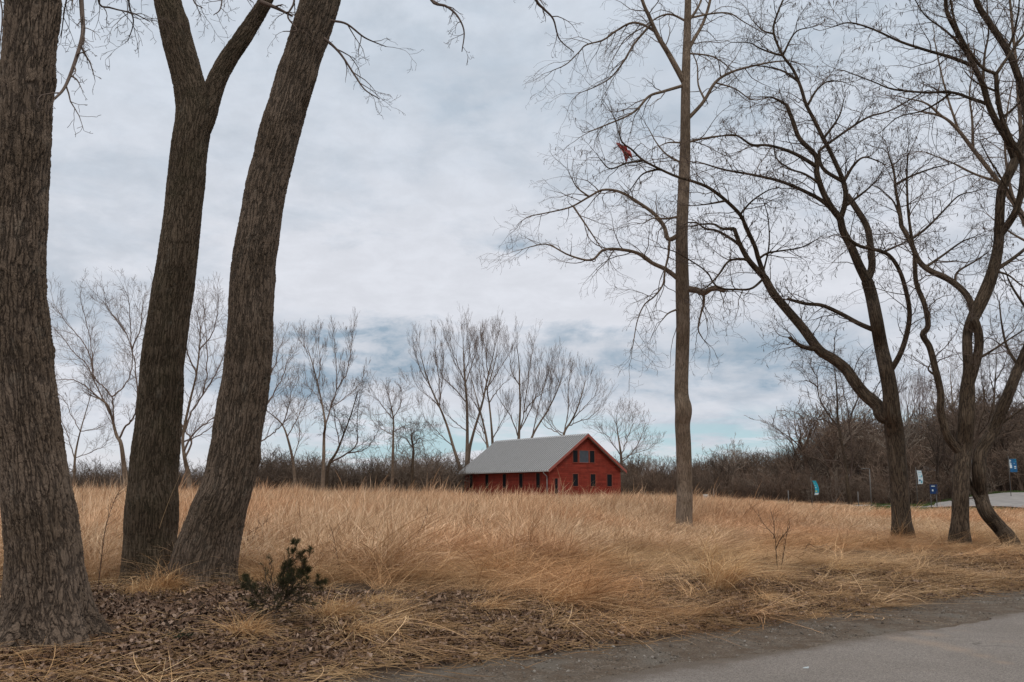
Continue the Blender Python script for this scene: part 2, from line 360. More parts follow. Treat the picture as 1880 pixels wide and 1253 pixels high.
# ------------------------------------------------------------ ground mesh
def axis(parts):
    a = [parts[0][0]]
    for lo, hi, st in parts:
        n = max(1, round((hi - lo) / st)); a.extend(np.linspace(lo, hi, n + 1)[1:])
    return np.array(a)
gx = axis([(-1800, -300, 150), (-300, -80, 12), (-80, -14, 2.5), (-14, 20, .22), (20, 90, 1.5), (90, 300, 10), (300, 1800, 150)])
gy = axis([(-300, -20, 20), (-20, 5, 1.5), (5, 22, .18), (22, 60, 1.2), (60, 240, 2), (240, 500, 20), (500, 3500, 200)])
GX, GY = np.meshgrid(gx, gy); GZ = terr(GX, GY)
nx_, ny_ = len(gx), len(gy)
ii = (np.arange(ny_ - 1)[:, None] * nx_ + np.arange(nx_ - 1)).ravel()
F = np.stack([ii, ii + 1, ii + nx_ + 1, ii + nx_], 1)
U = GX / np.maximum(GY, 5)
wd = ss(112, 120, GY) * (1 - ss(600, 900, GY) * .3)
gr = np.maximum(ss(.355, .40, U) * ss(62, 84, GY) * (1 - ss(121, 126, GY)), ss(2, -2, sdist(GX, GY) + 14))
g_o = mk('ground', np.stack([GX, GY, GZ], -1).reshape(-1, 3), [F], M['ground'], None, True, {'wood': ('FLOAT', wd.ravel()), 'green': ('FLOAT', gr.ravel())})
tag(g_o, kind='structure')

# asphalt in front, with an uneven broken edge
ts = np.linspace(-60, 140, 2600); d0 = np.array([1 / 1.293, .82 / 1.293]); nrm = np.array([-.82 / 1.293, 1 / 1.293]); o0 = np.array([.84, 8.84])
edge = .10 * np.sin(ts * .6 + 1) + .07 * np.sin(ts * 1.9) + .035 * np.sin(ts * 5.3 + 2) + .02 * np.sin(ts * 13.1) + .012 * np.sin(ts * 29) + NP.normal(0, .008, len(ts))
rows = []
for k, wv in enumerate((1.0, .0)):
    base = edge if k == 0 else np.full(len(ts), -13.0)
    p = o0 + ts[:, None] * d0 + base[:, None] * nrm
    rows.append(np.column_stack([p, np.full(len(ts), .022)]))
lipp = o0 + ts[:, None] * d0 + (edge + .03)[:, None] * nrm
rows.insert(0, np.column_stack([lipp, np.full(len(ts), -.03)]))
V = np.concatenate(rows); n = len(ts); i = np.arange(n - 1)
F = np.concatenate([np.stack([i + a * n, i + (a + 1) * n, i + 1 + (a + 1) * n, i + 1 + a * n], 1) for a in (0, 1)])
tag(mk('road', V, [F], M['asphalt']), kind='structure')
# far road climbing the rise on the right
near = np.array([(33, 97.4), (37, 97.6), (41, 98.2), (44, 99.0), (46.5, 98.0), (50, 94.5), (56, 90), (66, 84), (90, 70)])
far = np.array([(33, 98.6), (37, 99.6), (41, 101.5), (44, 105), (46.5, 111), (50, 116.5), (57, 119), (70, 119), (100, 112)])
A = spline(near, 90); B = spline(far, 90); k = np.linspace(0, 1, 9)
P = A[:, None] * (1 - k[None, :, None]) + B[:, None] * k[None, :, None]
V = np.concatenate([P, (terr(P[..., 0], P[..., 1]) + .14)[..., None]], -1).reshape(-1, 3)
i = (np.arange(89)[:, None] * 9 + np.arange(8)).ravel(); F = np.stack([i, i + 9, i + 10, i + 1], 1)
tag(mk('far_road', V, [F], M['far_road'], None, True), kind='structure')

# ------------------------------------------------------------ instancing of uncountable stuff
def scatter(name, pts, rots, scl, idx, protos, label, cat):
    pc = bpy.data.collections.new(name + '_pieces')
    for p in protos: pc.objects.link(p)
    me = bpy.data.meshes.new(name); me.vertices.add(len(pts)); me.vertices.foreach_set('co', np.asarray(pts, float).ravel())
    for nm, typ, a in (('rot', 'FLOAT_VECTOR', rots), ('scl', 'FLOAT_VECTOR', scl), ('idx', 'INT', idx)):
        A_ = me.attributes.new(nm, typ, 'POINT'); A_.data.foreach_set('vector' if typ == 'FLOAT_VECTOR' else 'value', np.asarray(a).ravel())
    o = bpy.data.objects.new(name, me); col.objects.link(o)
    ng = bpy.data.node_groups.new(name, 'GeometryNodeTree')
    ng.interface.new_socket('Geometry', in_out='INPUT', socket_type='NodeSocketGeometry'); ng.interface.new_socket('Geometry', in_out='OUTPUT', socket_type='NodeSocketGeometry')
    N = ng.nodes; L = ng.links
    gi = N.new('NodeGroupInput'); go = N.new('NodeGroupOutput'); ci = N.new('GeometryNodeCollectionInfo'); ci.inputs[0].default_value = pc
    ci.inputs['Separate Children'].default_value = True; ci.inputs['Reset Children'].default_value = True
    ip = N.new('GeometryNodeInstanceOnPoints'); ip.inputs['Pick Instance'].default_value = True
    def na(nm, dt):
        a = N.new('GeometryNodeInputNamedAttribute'); a.data_type = dt; a.inputs[0].default_value = nm; return a.outputs[0]
    er = N.new('FunctionNodeEulerToRotation'); L.new(na('rot', 'FLOAT_VECTOR'), er.inputs[0])
    L.new(gi.outputs[0], ip.inputs['Points']); L.new(ci.outputs[0], ip.inputs['Instance'])
    L.new(na('idx', 'INT'), ip.inputs['Instance Index']); L.new(er.outputs[0], ip.inputs['Rotation']); L.new(na('scl', 'FLOAT_VECTOR'), ip.inputs['Scale'])
    L.new(ip.outputs[0], go.inputs[0])
    md = o.modifiers.new('scatter', 'NODES'); md.node_group = ng
    return tag(o, label, cat, kind='stuff')

def blades(n, h, wd, lean, curl, spread, seg=4, head=.3, hvar=.35, fan=.35, seedv=0):
    """ribbons rooted in a small disc, leaning towards +X; returns V,F,tone"""
    g = np.random.default_rng(seedv)
    ang = g.uniform(0, 2 * pi, n); rr = spread * np.sqrt(g.uniform(0, 1, n))
    base = np.stack([rr * np.cos(ang), rr * np.sin(ang), np.full(n, -.04)], 1)
    H = h * (1 - hvar * g.uniform(0, 1, n))
    dirx = lean + g.normal(0, fan, n); diry = g.normal(0, fan, n)
    d = np.stack([dirx, diry, np.ones(n)], 1); d /= np.linalg.norm(d, axis=1, keepdims=True)
    cu = curl * g.uniform(.4, 1.5, n); ca = g.normal(0, 1.3, n)
    tt = np.linspace(0, 1, seg + 1)
    pts = base[:, None, :] + d[:, None, :] * (H[:, None] * tt)[..., None]
    bend = (cu * H)[:, None] * tt ** 2.2
    pts[..., 0] += bend * np.cos(ca)[:, None]; pts[..., 1] += bend * np.sin(ca)[:, None]; pts[..., 2] -= bend * .55
    pts[..., 2] = np.maximum(pts[..., 2], -.04 + .03 * tt)
    wa = g.uniform(0, pi, n); side = np.stack([np.cos(wa), np.sin(wa), g.normal(0, .2, n)], 1)
    wp = np.where(tt > .72, 1.0 + head * 3, 1.0) * (1 - tt * .55); wp[-1] = .12
    W = wd * g.uniform(.6, 1.3, n)[:, None] * wp[None, :] / 2
    L_ = pts - side[:, None] * W[..., None]; R2 = pts + side[:, None] * W[..., None]
    V = np.stack([L_, R2], 2).reshape(-1, 3)
    i = (np.arange(n)[:, None] * (seg + 1) + np.arange(seg)).ravel() * 2
    F = np.stack([i, i + 1, i + 3, i + 2], 1)
    tone = np.repeat(g.uniform(0, 1, n), (seg + 1) * 2)
    return V, F, tone
def proto(nm, VF, mat):
    return mk(nm, VF[0], [VF[1]], mat, None, False, {'tone': ('FLOAT', VF[2])}, link=False)

def sample(n, ylo, yhi, ulo=-.62, uhi=.62):
    """points spread evenly over the ground inside the camera's wedge (with a margin)"""
    y = np.sqrt(NP.uniform(ylo ** 2, yhi ** 2, n)); x = NP.uniform(ulo, uhi, n) * y; return x, y
# -- positions of trunks etc. that the grass must leave a little room round
BARN = np.array([4.09, 110.0]); BG = np.array([.839, .545]); BL = np.array([-.545, .839])
def in_barn(x, y):
    dx, dy = x - BARN[0], y - BARN[1]; u = dx * BG[0] + dy * BG[1]; v = dx * BL[0] + dy * BL[1]
    return (u > -.6) & (u < 10.6) & (v > -.6) & (v < 19.2)
def fieldmask(x, y):
    u = x / y
    return ~in_barn(x, y) & ~((u > .345 + .01 * np.sin(y)) & (y > 64 + 5 * np.sin(x * .3)))
def place(x, y, hs, zrot, hvar=.2, tilt=.08):
    n = len(x); rot = np.stack([NP.normal(0, tilt, n), NP.normal(0, tilt, n), NP.normal(0, zrot, n)], 1)
    s = hs * (1 + NP.normal(0, hvar, n)).clip(.5, 1.7)
    return np.stack([x, y, terr(x, y)], 1), rot, np.stack([NP.uniform(.85, 1.2, n), NP.uniform(.85, 1.2, n), s], 1)
FEET = [gp(a, b_)[:2] for a, b_ in ((1256, 984), (1659, 992), (1762, 1000), (1858, 1004))]
def hfield(x, y):
    """height of the standing grass over the field"""
    u = x / y; h = 1.05 - .50 * ss(.16, .34, u) + .13 * lump(x, y, .31) + .11 * lump(x, y, 1.1, 2) - .40 * ss(42, 85, y) * ss(-.22, -.06, u) + .45 * np.clip(lump(x, y, .24, 2) + .3 * lump(x, y, .9, 3), 0, 1.2) * ss(34, 50, y) * ss(.0, -.06, u)
    rt = ss(0, 4, x); s_ = sdist(x, y); h = h * ((.62 + .38 * ss(6, 14, s_)) * (1 - rt) + rt * (.42 + .58 * ss(9, 22, s_))) - .10 * ss(40, 80, y) + .13 * lump(x, y, 2.3, 4) + .10 * lump(x, y, .8, 7)
    for tx, ty in FEET: h = h * (1 - .62 * np.exp(-(((x - tx) / 2.0) ** 2 + ((y - ty + 2.2) / 3.0) ** 2)))
    return h
G = []
def layer(n, y0, y1, protos, base_idx, zr, smin, smax, hk=1.0, patch=None, tilt=.09, shift=0., xmin=-999):
    smin_ = smin; x, y = sample(n, y0, y1); s = sdist(x, y) + .9 * lump(x, y, .5, 3)
    near3 = (x < -3.3) & (x > -12) & (y < 15.6 + .4 * np.sin(x * 3)) & (smin > 6.5)
    if smin > 3 and smin < 7: smin = smin + 2.6 * ss(-.5, -3, x)
    k = fieldmask(x, y) & (x > xmin) & (s > smin + shift * ss(2, 7, x)) & (s < smax) & ~near3 & ~((smax < 50) & (smin_ > 2.5) & (x < -2.4) & (y < 14.8))
    if patch is not None: k &= lump(x, y, .6, 5) + NP.normal(0, .5, n) > patch
    x, y = x[k], y[k]
    P, Rt, S = place(x, y, hfield(x, y) * hk, zr, .26, tilt); Rt[:, 2] += .35 * lump(x, y, .45, 6) + .3 * lump(x, y, 1.9, 1)
    G.append((P, Rt, S, base_idx + NP.integers(0, protos, len(x))))
pr = []
for k in range(4): pr.append(proto('tuft_a%d' % k, blades(62, 1.15, .0075, .14, .50, .22, 5, .60, .60, .34, k), M['grass']))        # 0-3 near standing
for k in range(4): pr.append(proto('tuft_b%d' % k, blades(50, 1.2, .012, .14, .48, .30, 4, .50, .62, .32, 10 + k), M['grass']))     # 4-7 mid
for k in range(4): pr.append(proto('tuft_c%d' % k, blades(46, 1.2, .022, .15, .42, .45, 3, .4, .62, .30, 20 + k), M['grass']))    # 8-11 far
for k in range(3): pr.append(proto('tuft_d%d' % k, blades(12, 1.42, .0085, .32, .42, .35, 5, .25, .45, .22, 30 + k), M['grass']))        # 12-14 tall wisps
layer(11000, 12, 36, 4, 0, 1.1, 7.8, 999, shift=1.8)
for k in range(3): pr.append(proto('tuft_e%d' % k, blades(12, 1.45, .016, .34, .42, .5, 4, .2, .5, .22, 36 + k), M['grass']))       # 15-17 the same, farther off
layer(1100, 14, 40, 3, 12, .6, 9, 999)
layer(8500, 38, 118, 3, 15, .5, 9, 999, 1.08)
layer(14000, 34, 70, 4, 4, 1.0, 7, 999)
layer(15000, 68, 128, 4, 8, 1.0, 7, 999)
P, Rt, S, I = (np.concatenate([g[k] for g in G]) for k in range(4))
# a dense standing fringe in front of the far hedge
scatter('tall_grass', P, Rt, S, I, pr, 'tall dry straw coloured grass standing across the whole field', 'grass')
# matted, blown-over grass along the bank
pr2 = []
for k in range(5): pr2.append(proto('mat_a%d' % k, blades(46, 1.15, .0085, .7 + .5 * (k % 3), .95, .20, 7, .05, .55, .42, 40 + k), M['mat']))
for k in range(5): pr2.append(proto('mat_c%d' % k, blades(26, .70, .0065, .9 + .4 * (k % 2), .9, .12, 6, .05, .55, .45, 340 + k), M['tuss']))
for k in range(2): pr2.append(proto('mat_d%d' % k, blades(60, .75, .0075, .25, 1.1, .14, 6, .05, .5, .6, 50 + k), M['mat']))
G = []
layer(7600, 9, 34, 5, 0, 1.0, 3.8, 11, .95, -.55, .16)
layer(2600, 9, 30, 5, 0, 1.3, 2.9, 7, .9, .1, .16)
layer(9000, 7, 30, 5, 5, .9, 1.9, 8.0, .62, .42, .12)
layer(11000, 8, 32, 10, 0, 1.0, 1.6, 5.5, .72, .1, .12, xmin=-2.2)
layer(3600, 28, 48, 5, 0, 1.0, 4.8, 20, .9, None, .14)
P, Rt, S, I = (np.concatenate([g[k] for g in G]) for k in range(4))
Rt[:, 2] -= .35
scatter('matted_grass', P, Rt, S * np.array([1, 1, .95]) * NP.uniform(.55, 1.35, len(P))[:, None], I, pr2, 'flattened tangled dry grass lying along the bank', 'grass')
# short green turf by the far road
pg = [proto('turf_%d' % k, blades(60, .22, .02, .1, .3, .6, 2, 0, .5, .5, 60 + k), M['green']) for k in range(2)]
x, y = sample(5200, 66, 126, .33, .62)
k = (x / y > .355 + .02 * np.sin(y)) & ~((y > 92) & (y < 120) & (x > 32) & (y > np.interp(x, near[:, 0], near[:, 1]) - .5) & (y < np.interp(x, far[:, 0], far[:, 1]) + .5))
x, y = x[k], y[k]; P, Rt, S = place(x, y, np.ones(len(x)), 3, .3)
scatter('turf', P, Rt, S, NP.integers(0, 2, len(x)), pg, 'short green turf either side of the far road', 'grass')

# leaf litter
def leaf_proto(nm, k, mat):
    g = np.random.default_rng(70 + k); V = []; F = []
    L = g.uniform(.035, .085); W = L * g.uniform(.5, .8); n = 5
    for i in range(n):
        u = i / (n - 1); ww = W * math.sin(pi * min(.97, max(.06, u))) ** .7 * (.85 + .3 * g.uniform()) / 2; z = .022 * math.sin(pi * u) * g.uniform(.4, 1.5) + g.normal(0, .004)
        for s_ in (-1, 0, 1): V.append((L * (u - .5), s_ * ww, z + abs(s_) * g.uniform(-.003, .018) + .004))
    for i in range(n - 1):
        for j in range(2): a = i * 3 + j; F.append((a, a + 1, a + 4, a + 3))
    return mk(nm, V, [F], mat, None, False, link=False)
def leaf_mat(name, a, b_, c_):
    m, t, b, out = newmat(name); oi = t.node('ShaderNodeObjectInfo').outputs['Random']
    n = t.noise(t.node('ShaderNodeTexCoord').outputs['Object'], 60, 3)
    t.put(b.inputs['Base Color'], t.vm('MULTIPLY', t.ramp(oi, [(0, a), (.7, b_), (1, c_)]), t.sm(n, .2, .8, .75, 1.2))); b.inputs['Roughness'].default_value = .6; return m
M['leaf'] = leaf_mat('dead_leaf', (.055, .029, .017), (.14, .083, .053), (.29, .205, .155))
pl = [leaf_proto('leaf_%d' % k, k, M['leaf']) for k in range(7)]
n = 120000; tt = NP.uniform(-14, 24, n); s0 = np.abs(NP.normal(0, 1, n)) * 3.2 * (.55 + .45 * (tt < 1)) + 1.35 + NP.uniform(0, 1.6, n)
x = .84 + tt * d0[0] + s0 * nrm[0]; y = 8.84 + tt * d0[1] + s0 * nrm[1]
leftw = ss(2, -3, tt); den = np.clip(1.1 - .09 * np.maximum(tt, 0), .3, 1)
k = (NP.uniform(0, 1, n) < den * (.45 + .55 * ss(-.3, .5, lump(x, y, 1.3, 1)))) & (s0 < 4.5 + 6 * leftw) & (y > 5) & (np.abs(x / y) < .7)
x, y = x[k], y[k]; s1 = s0[k]; n = len(x)
scatter('leaf_litter', np.stack([x, y, terr(x, y) + NP.uniform(.0, .035, n)], 1), np.stack([NP.normal(0, .28, n), NP.normal(0, .28, n), NP.uniform(0, 6.3, n)], 1), np.repeat(NP.uniform(.55, 1.45, n)[:, None], 3, 1), NP.integers(0, 7, n), pl, 'brown fallen leaves littering the bank beside the road', 'leaves')
# loose straw and twigs
M['straw'] = twig_mat('straw', (.13, .070, .034), (.36, .235, .125))
ps = []
for k in range(5):
    g = R_; pts = [(-.14 + .07 * i + g.uniform(-.01, .01), g.uniform(-.02, .02), .008 + g.uniform(0, .02)) for i in range(5)]
    ps.append(tubes('straw_%d' % k, [(pts, [.0018, .0025, .0025, .002, .001])], 3, M['straw'], link=False))
n = 26000; tt = NP.uniform(-14, 26, n); s0 = NP.gamma(3.2, .75, n) + .75
x = .84 + tt * d0[0] + s0 * nrm[0]; y = 8.84 + tt * d0[1] + s0 * nrm[1]
k = (NP.uniform(0, 1, n) < .5 + .5 * ss(-.4, .6, lump(x, y, 1.1, 4))) & (y > 5) & (np.abs(x / y) < .7) & ((s0 > 1.3) | (NP.uniform(0, 1, n) < .35))
x, y = x[k], y[k]; n = len(x)
scatter('straw_litter', np.stack([x, y, terr(x, y) + NP.uniform(.0, .03, n)], 1), np.stack([NP.normal(0, .2, n), NP.normal(0, .2, n), NP.normal(.5, .8, n)], 1), np.repeat(NP.uniform(.4, 1.9, n)[:, None], 3, 1), NP.integers(0, 5, n), ps, 'loose bits of straw scattered over bank and gravel shoulder', 'straw')
# gravel
M['stone'] = leaf_mat('stone', (.07, .056, .044), (.14, .12, .10), (.27, .245, .215))
pst = []
for k in range(4):
    g = np.random.default_rng(90 + k); V = []
    for i in range(3):
        for j in range(6):
            a = j / 6 * 2 * pi; r = (.7, 1, .6)[i] * .011 * g.uniform(.75, 1.25); V.append((r * cos(a), r * sin(a) * .8, (-.002, .004, .010)[i]))
    V.append((0, 0, .012))
    F = [(i * 6 + j, i * 6 + (j + 1) % 6, (i + 1) * 6 + (j + 1) % 6, (i + 1) * 6 + j) for i in range(2) for j in range(6)]; T = [(12 + j, 12 + (j + 1) % 6, 18) for j in range(6)]
    pst.append(mk('stone_%d' % k, V, [F, T], M['stone'], None, False, link=False))
n = 26000; tt = NP.uniform(-10, 26, n); s0 = NP.uniform(-.0, 1.9, n)
x = .84 + tt * d0[0] + s0 * nrm[0]; y = 8.84 + tt * d0[1] + s0 * nrm[1]
k = (lump(x, y, 1.5, 2) + NP.normal(0, .6, n) > .15) & (np.abs(x / y) < .7) & (y > 5); x, y = x[k], y[k]; n = len(x)
zz_ = terr(x, y)
scatter('gravel', np.stack([x, y, zz_], 1), np.stack([NP.normal(0, .3, n), NP.normal(0, .3, n), NP.uniform(0, 6.3, n)], 1), np.repeat((.35 + NP.exponential(.32, n)).clip(0, 2.2)[:, None], 3, 1), NP.integers(0, 4, n), pst, 'small grey stones on the dirt shoulder of the road', 'gravel')

# ------------------------------------------------------------ trees
def nrmz(v):
    l = math.sqrt(v[0] * v[0] + v[1] * v[1] + v[2] * v[2]) + 1e-9; return (v[0] / l, v[1] / l, v[2] / l)
def side_dir(d, ang, R):
    r = (R.gauss(0, 1), R.gauss(0, 1), R.gauss(0, 1)); k = r[0] * d[0] + r[1] * d[1] + r[2] * d[2]
    p = nrmz((r[0] - k * d[0], r[1] - k * d[1], r[2] - k * d[2])); c, s_ = cos(ang), sin(ang)
    return (d[0] * c + p[0] * s_, d[1] * c + p[1] * s_, d[2] * c + p[2] * s_)
def grow(out, p, d, L, r, lvl, S, R):
    n = S['n'][lvl]; pts = [p]; rad = [r]; up = S['up'][lvl]; wg = S['wig'][lvl]; seg = L / n; rmin = S['rmin']
    kids = S['kids'][lvl]; last = lvl == len(S['n']) - 1
    for i in range(1, n + 1):
        d = nrmz((d[0] + R.gauss(0, wg), d[1] + R.gauss(0, wg), d[2] + R.gauss(0, wg) + up))
        p = (p[0] + d[0] * seg, p[1] + d[1] * seg, p[2] + d[2] * seg); pts.append(p); rad.append(max(rmin, r * (1 - .8 * i / n)))
        if not last:
            q = kids / n; m_ = int(q) + (R.random() < q - int(q))
            if i == 1 and m_ > 0: m_ -= 1
            for _ in range(m_):
                f = i / n
                grow(out, p, side_dir(d, R.uniform(*S['ang']), R), L * S['ratio'] * (1.15 - .55 * f) * R.uniform(.6, 1.2), rad[-1] * .62, lvl + 1, S, R)
    out.append((pts, rad, lvl))
    if last and S.get('pod') and R.random() < S['pod']:
        q = pts[-1]; out.append(([q, (q[0] + R.gauss(0, .015), q[1] + R.gauss(0, .015), q[2] - .05), (q[0] + R.gauss(0, .03), q[1], q[2] - R.uniform(.09, .15))], [.006, S.get('podr', .014), .005], lvl))
SPEC = {
 'arch':   dict(n=[8, 6, 4], up=[-.02, -.05, -.05], wig=[.19, .22, .25], kids=[4.6, 3.4, 0], ang=(.5, 1.1), ratio=.55, rmin=.0036),
 'locust': dict(n=[6, 5, 3], up=[.01, -.02, -.02], wig=[.24, .27, .30], kids=[6.5, 4.6, 0], ang=(.5, 1.05), ratio=.58, rmin=.0036, pod=.15),
 'wide':   dict(n=[5, 4, 3], up=[.10, .08, .06], wig=[.14, .17, .2], kids=[7, 5, 0], ang=(.4, .85), ratio=.60, rmin=.0095),
 'poplar': dict(n=[5, 4, 3], up=[.20, .22, .2], wig=[.08, .1, .13], kids=[7, 5, 0], ang=(.28, .6), ratio=.62, rmin=.0095),
 'oak':    dict(n=[5, 4, 3], up=[.05, .03, .02], wig=[.22, .24, .26], kids=[8, 6, 0], ang=(.5, 1.1), ratio=.56, rmin=.011),
 'overhead': dict(n=[6, 4, 3], up=[-.10, -.06, -.02], wig=[.16, .2, .22], kids=[5, 3, 0], ang=(.5, 1.1), ratio=.5, rmin=.0022),
}
def traced(name, label, cat, Yd, trunk, limbs, spec, mt, ml, mc, seed, group=None, side_len=1.6, space=.45, limb_parts=True, drift=1.0, tsides=14, base=None, csides=3, tip=1.0, trunk_kids=0.0, kidr=1.0, wob=0.0, rs=1.0):
    """trunk: [(px,py,rpx),...] from the base up; limbs: (r0,r1,[px,py,...]) in photo pixels, each joined to the nearest wood already built"""
    R = random.Random(seed); S = dict(SPEC[spec]); k = Yd / 1828.
    trunk = [(a, b_, r * (1 - (1 - rs) * min(1, .5 + i * .25))) for i, (a, b_, r) in enumerate(trunk)]; limbs = [(a * rs, b_ * rs, f) for a, b_, f in limbs]
    tp = [(*at(a, b_, Yd + (R.uniform(-.3, .3) * drift if i else 0)), r * k) for i, (a, b_, r) in enumerate(trunk)]
    bx, by = tp[0][0], tp[0][1]; bz = terr1(bx, by)
    tp[0] = (bx, by, min(tp[0][2], bz) - .25, tp[0][3])
    root = empty(name, (bx, by, bz), label, cat, group)
    nodes = []      # px,py,depth,r
    def reg(pl, pp):
        for (x_, y_, z_, r_), (a, b_) in zip(pl, pp): nodes.append((a, b_, y_, r_, (x_, y_, z_)))
    sp = spline(tp, max(8, len(tp) * 5)); sp[:, 3] = np.maximum(sp[:, 3], .004)
    pxs = spline([(a, b_) for a, b_, r in trunk], len(sp)); reg(sp, pxs)
    tubes('trunk', [(sp[:, :3], sp[:, 3])], tsides, mt, root)
    out = []; limbpolys = []
    for r0, r1, f in limbs:
        pp = [(f[i], f[i + 1]) for i in range(0, len(f), 2)]
        q = min(nodes, key=lambda n_: (n_[0] - pp[0][0]) ** 2 + (n_[1] - pp[0][1]) ** 2)
        y0 = q[2]; y1 = y0 + R.choice((-1, 1)) * R.uniform(.3, 1.0) * drift * len(pp) * .22
        L3 = []
        for i, (a, b_) in enumerate(pp):
            u = i / max(1, len(pp) - 1); L3.append((*at(a, b_, y0 + (y1 - y0) * u), (r0 + (r1 - r0) * u ** .8) * k))
        L3[0] = (*q[4], L3[0][3])
        m_ = max(6, len(pp) * 4); sp = spline(L3, m_); sp[:, 3] = np.maximum(sp[:, 3], S['rmin'])
        if wob: sp[1:-1, :3] += NP.normal(0, wob, (m_ - 2, 3))
        pxs = spline(pp, m_); reg(sp, pxs)
        limbpolys.append((sp[:, :3], sp[:, 3]))
        # side branches
        seglen = np.linalg.norm(np.diff(sp[:, :3], axis=0), axis=1); tot = seglen.sum(); acc = R.uniform(0, space)
        for i in range(1, m_):
            acc += seglen[i - 1]; u = i / (m_ - 1)
            while acc > space:
                acc -= space * R.uniform(.6, 1.4)
                if u < .12: continue
                d = nrmz(tuple(sp[i, :3] - sp[i - 1, :3])); rr = sp[i, 3]
                grow(out, tuple(sp[i, :3]), side_dir(d, R.uniform(*S['ang']), R), side_len * R.uniform(.45, 1.2) * (1.1 - .4 * u), min(rr * .55, side_len * .012 * kidr), 0, S, R)
        d = nrmz(tuple(sp[-1, :3] - sp[-2, :3]))
        for _ in range(2):
            if r1 < 2.6 * rs: grow(out, tuple(sp[-1, :3]), side_dir(d, .3, R), side_len * R.uniform(.5, 1.0) * tip, max(S['rmin'], sp[-1, 3] * .8), 0, S, R)
    if trunk[-1][2] < 3:
        sp = [n_ for n_ in nodes[:max(8, len(tp) * 5)]]; d = nrmz(tuple(np.array(sp[-1][4]) - np.array(sp[-3][4])))
        for q_ in range(3): grow(out, sp[-1 - q_ % 3][4], side_dir(d, .1 + .12 * q_, R), side_len * R.uniform(.6, 1.0), max(S['rmin'], sp[-1][3] * .7), 0, S, R)
    if trunk_kids:
        sp = [n_ for n_ in nodes[:max(8, len(tp) * 5)]]
        for i in range(len(sp) // 2, len(sp)):
            for _ in range(int(trunk_kids) + (R.random() < trunk_kids % 1)):
                grow(out, sp[i][4], side_dir((0, 0, 1), R.uniform(.5, 1.2), R), side_len * R.uniform(.5, 1.2), min(sp[i][3] * .5, side_len * .012 * kidr), 0, S, R)
    if limb_parts:
        for lp in limbpolys:
            tubes('limb', [lp], 10 if lp[1][0] > .05 else 7, ml, root)
    else:
        out2 = [(list(map(tuple, a)), list(b_), 0) for a, b_ in limbpolys]
        tubes('limb', [(a, b_) for a, b_, _ in out2], 5, ml, root)
        tag(root.children[-1] if root.children else root)
    tubes('crown', [(a, b_) for a, b_, _ in out], csides, mc, root)
    return root

def big_trunk(name, label, Yd, pts, sides, rings, mat, root=None, flare=None, pname='trunk'):
    k = Yd / 1828.; tp = [(*at(a, b_, Yd), r * k) for a, b_, r in pts]
    bx, by = tp[0][0], tp[0][1]; bz = terr1(bx, by)
    if root is None:
        root = empty(name, (bx, by, bz), label, 'tree'); tp.insert(0, (tp[0][0], tp[0][1], bz - .25, tp[0][3] * 1.12))
    sp = spline(tp, rings); V, F, b_, l_, o_ = tube_arrays([(sp[:, :3], sp[:, 3])], sides, True)
    V = V.reshape(rings, sides, 3); C = sp[:, None, :3]; th = np.arange(sides) / sides * 2 * pi
    up = (V[:, 0, 2] - bz); ph = flare if flare else 0.
    low = np.exp(-np.maximum(sp[:, 2] - bz, 0) / .28) if flare is not None else np.zeros(rings)
    mod = 1 + low[:, None] * (.16 * np.sin(5 * th + ph) + .09 * np.sin(9 * th + 2 * ph) + .05) + .018 * np.sin(3 * th[None] + sp[:, 2:3] * 1.7 + ph) + .012 * np.sin(2 * th[None] - sp[:, 2:3] * 3.1)
    kr = random.Random(int(ph * 100) + 3)
    for _ in range(16):
        kz = kr.uniform(1, sp[-1, 2] - 1); kt = kr.uniform(pi, 2 * pi); ka = kr.uniform(.04, .11); kw = kr.uniform(.07, .16)
        dth = np.arccos(np.cos(th - kt)); mod = mod + ka * np.exp(-(((sp[:, 2:3] - kz) / kw) ** 2)) * np.exp(-((dth[None] / .33) ** 2))
    mod = mod + .022 * np.sin(sp[:, 2:3] * 5.1 + 2 * np.sin(th)[None] + ph) * np.sin(sp[:, 2:3] * 2.3 + th[None])
    V = C + (V - C) * mod[..., None]
    mk(pname, V.reshape(-1, 3), [F], mat, root, True, {'bco': ('FLOAT_VECTOR', b_)})
    return root
def twiglets(root, Yd, limbs, spec, side_len, space, mat, seed, name='branch', kidr=1.0, anchor=None):
    """bare branches hanging into view from the crown above; each is one part"""
    R = random.Random(seed); k = Yd / 1828.; S = SPEC[spec]
    for r0, r1, f in limbs:
        out = []; pp = [(f[i], f[i + 1]) for i in range(0, len(f), 2)]; y1 = Yd + R.uniform(-1.2, 1.2)
        L3 = [(*at(a, b_, Yd + (y1 - Yd) * i / (len(pp) - 1)), (r0 + (r1 - r0) * i / (len(pp) - 1)) * k) for i, (a, b_) in enumerate(pp)]
        m_ = len(pp) * 4; sp = spline(L3, m_); sp[:, 3] = np.maximum(sp[:, 3], S['rmin']); out.append((sp[:, :3], sp[:, 3], 0))
        acc = 0; seg = np.linalg.norm(np.diff(sp[:, :3], axis=0), axis=1)
        for i in range(2, m_):
            acc += seg[i - 1]
            if acc > space:
                acc = 0; d = nrmz(tuple(sp[i, :3] - sp[i - 1, :3]))
                grow(out, tuple(sp[i, :3]), side_dir(d, R.uniform(.5, 1.0), R), side_len * R.uniform(.4, 1.2), sp[i, 3] * .6, 0, S, R)
        tubes(name, [(a, b_) for a, b_, _ in out], 5, mat, root)

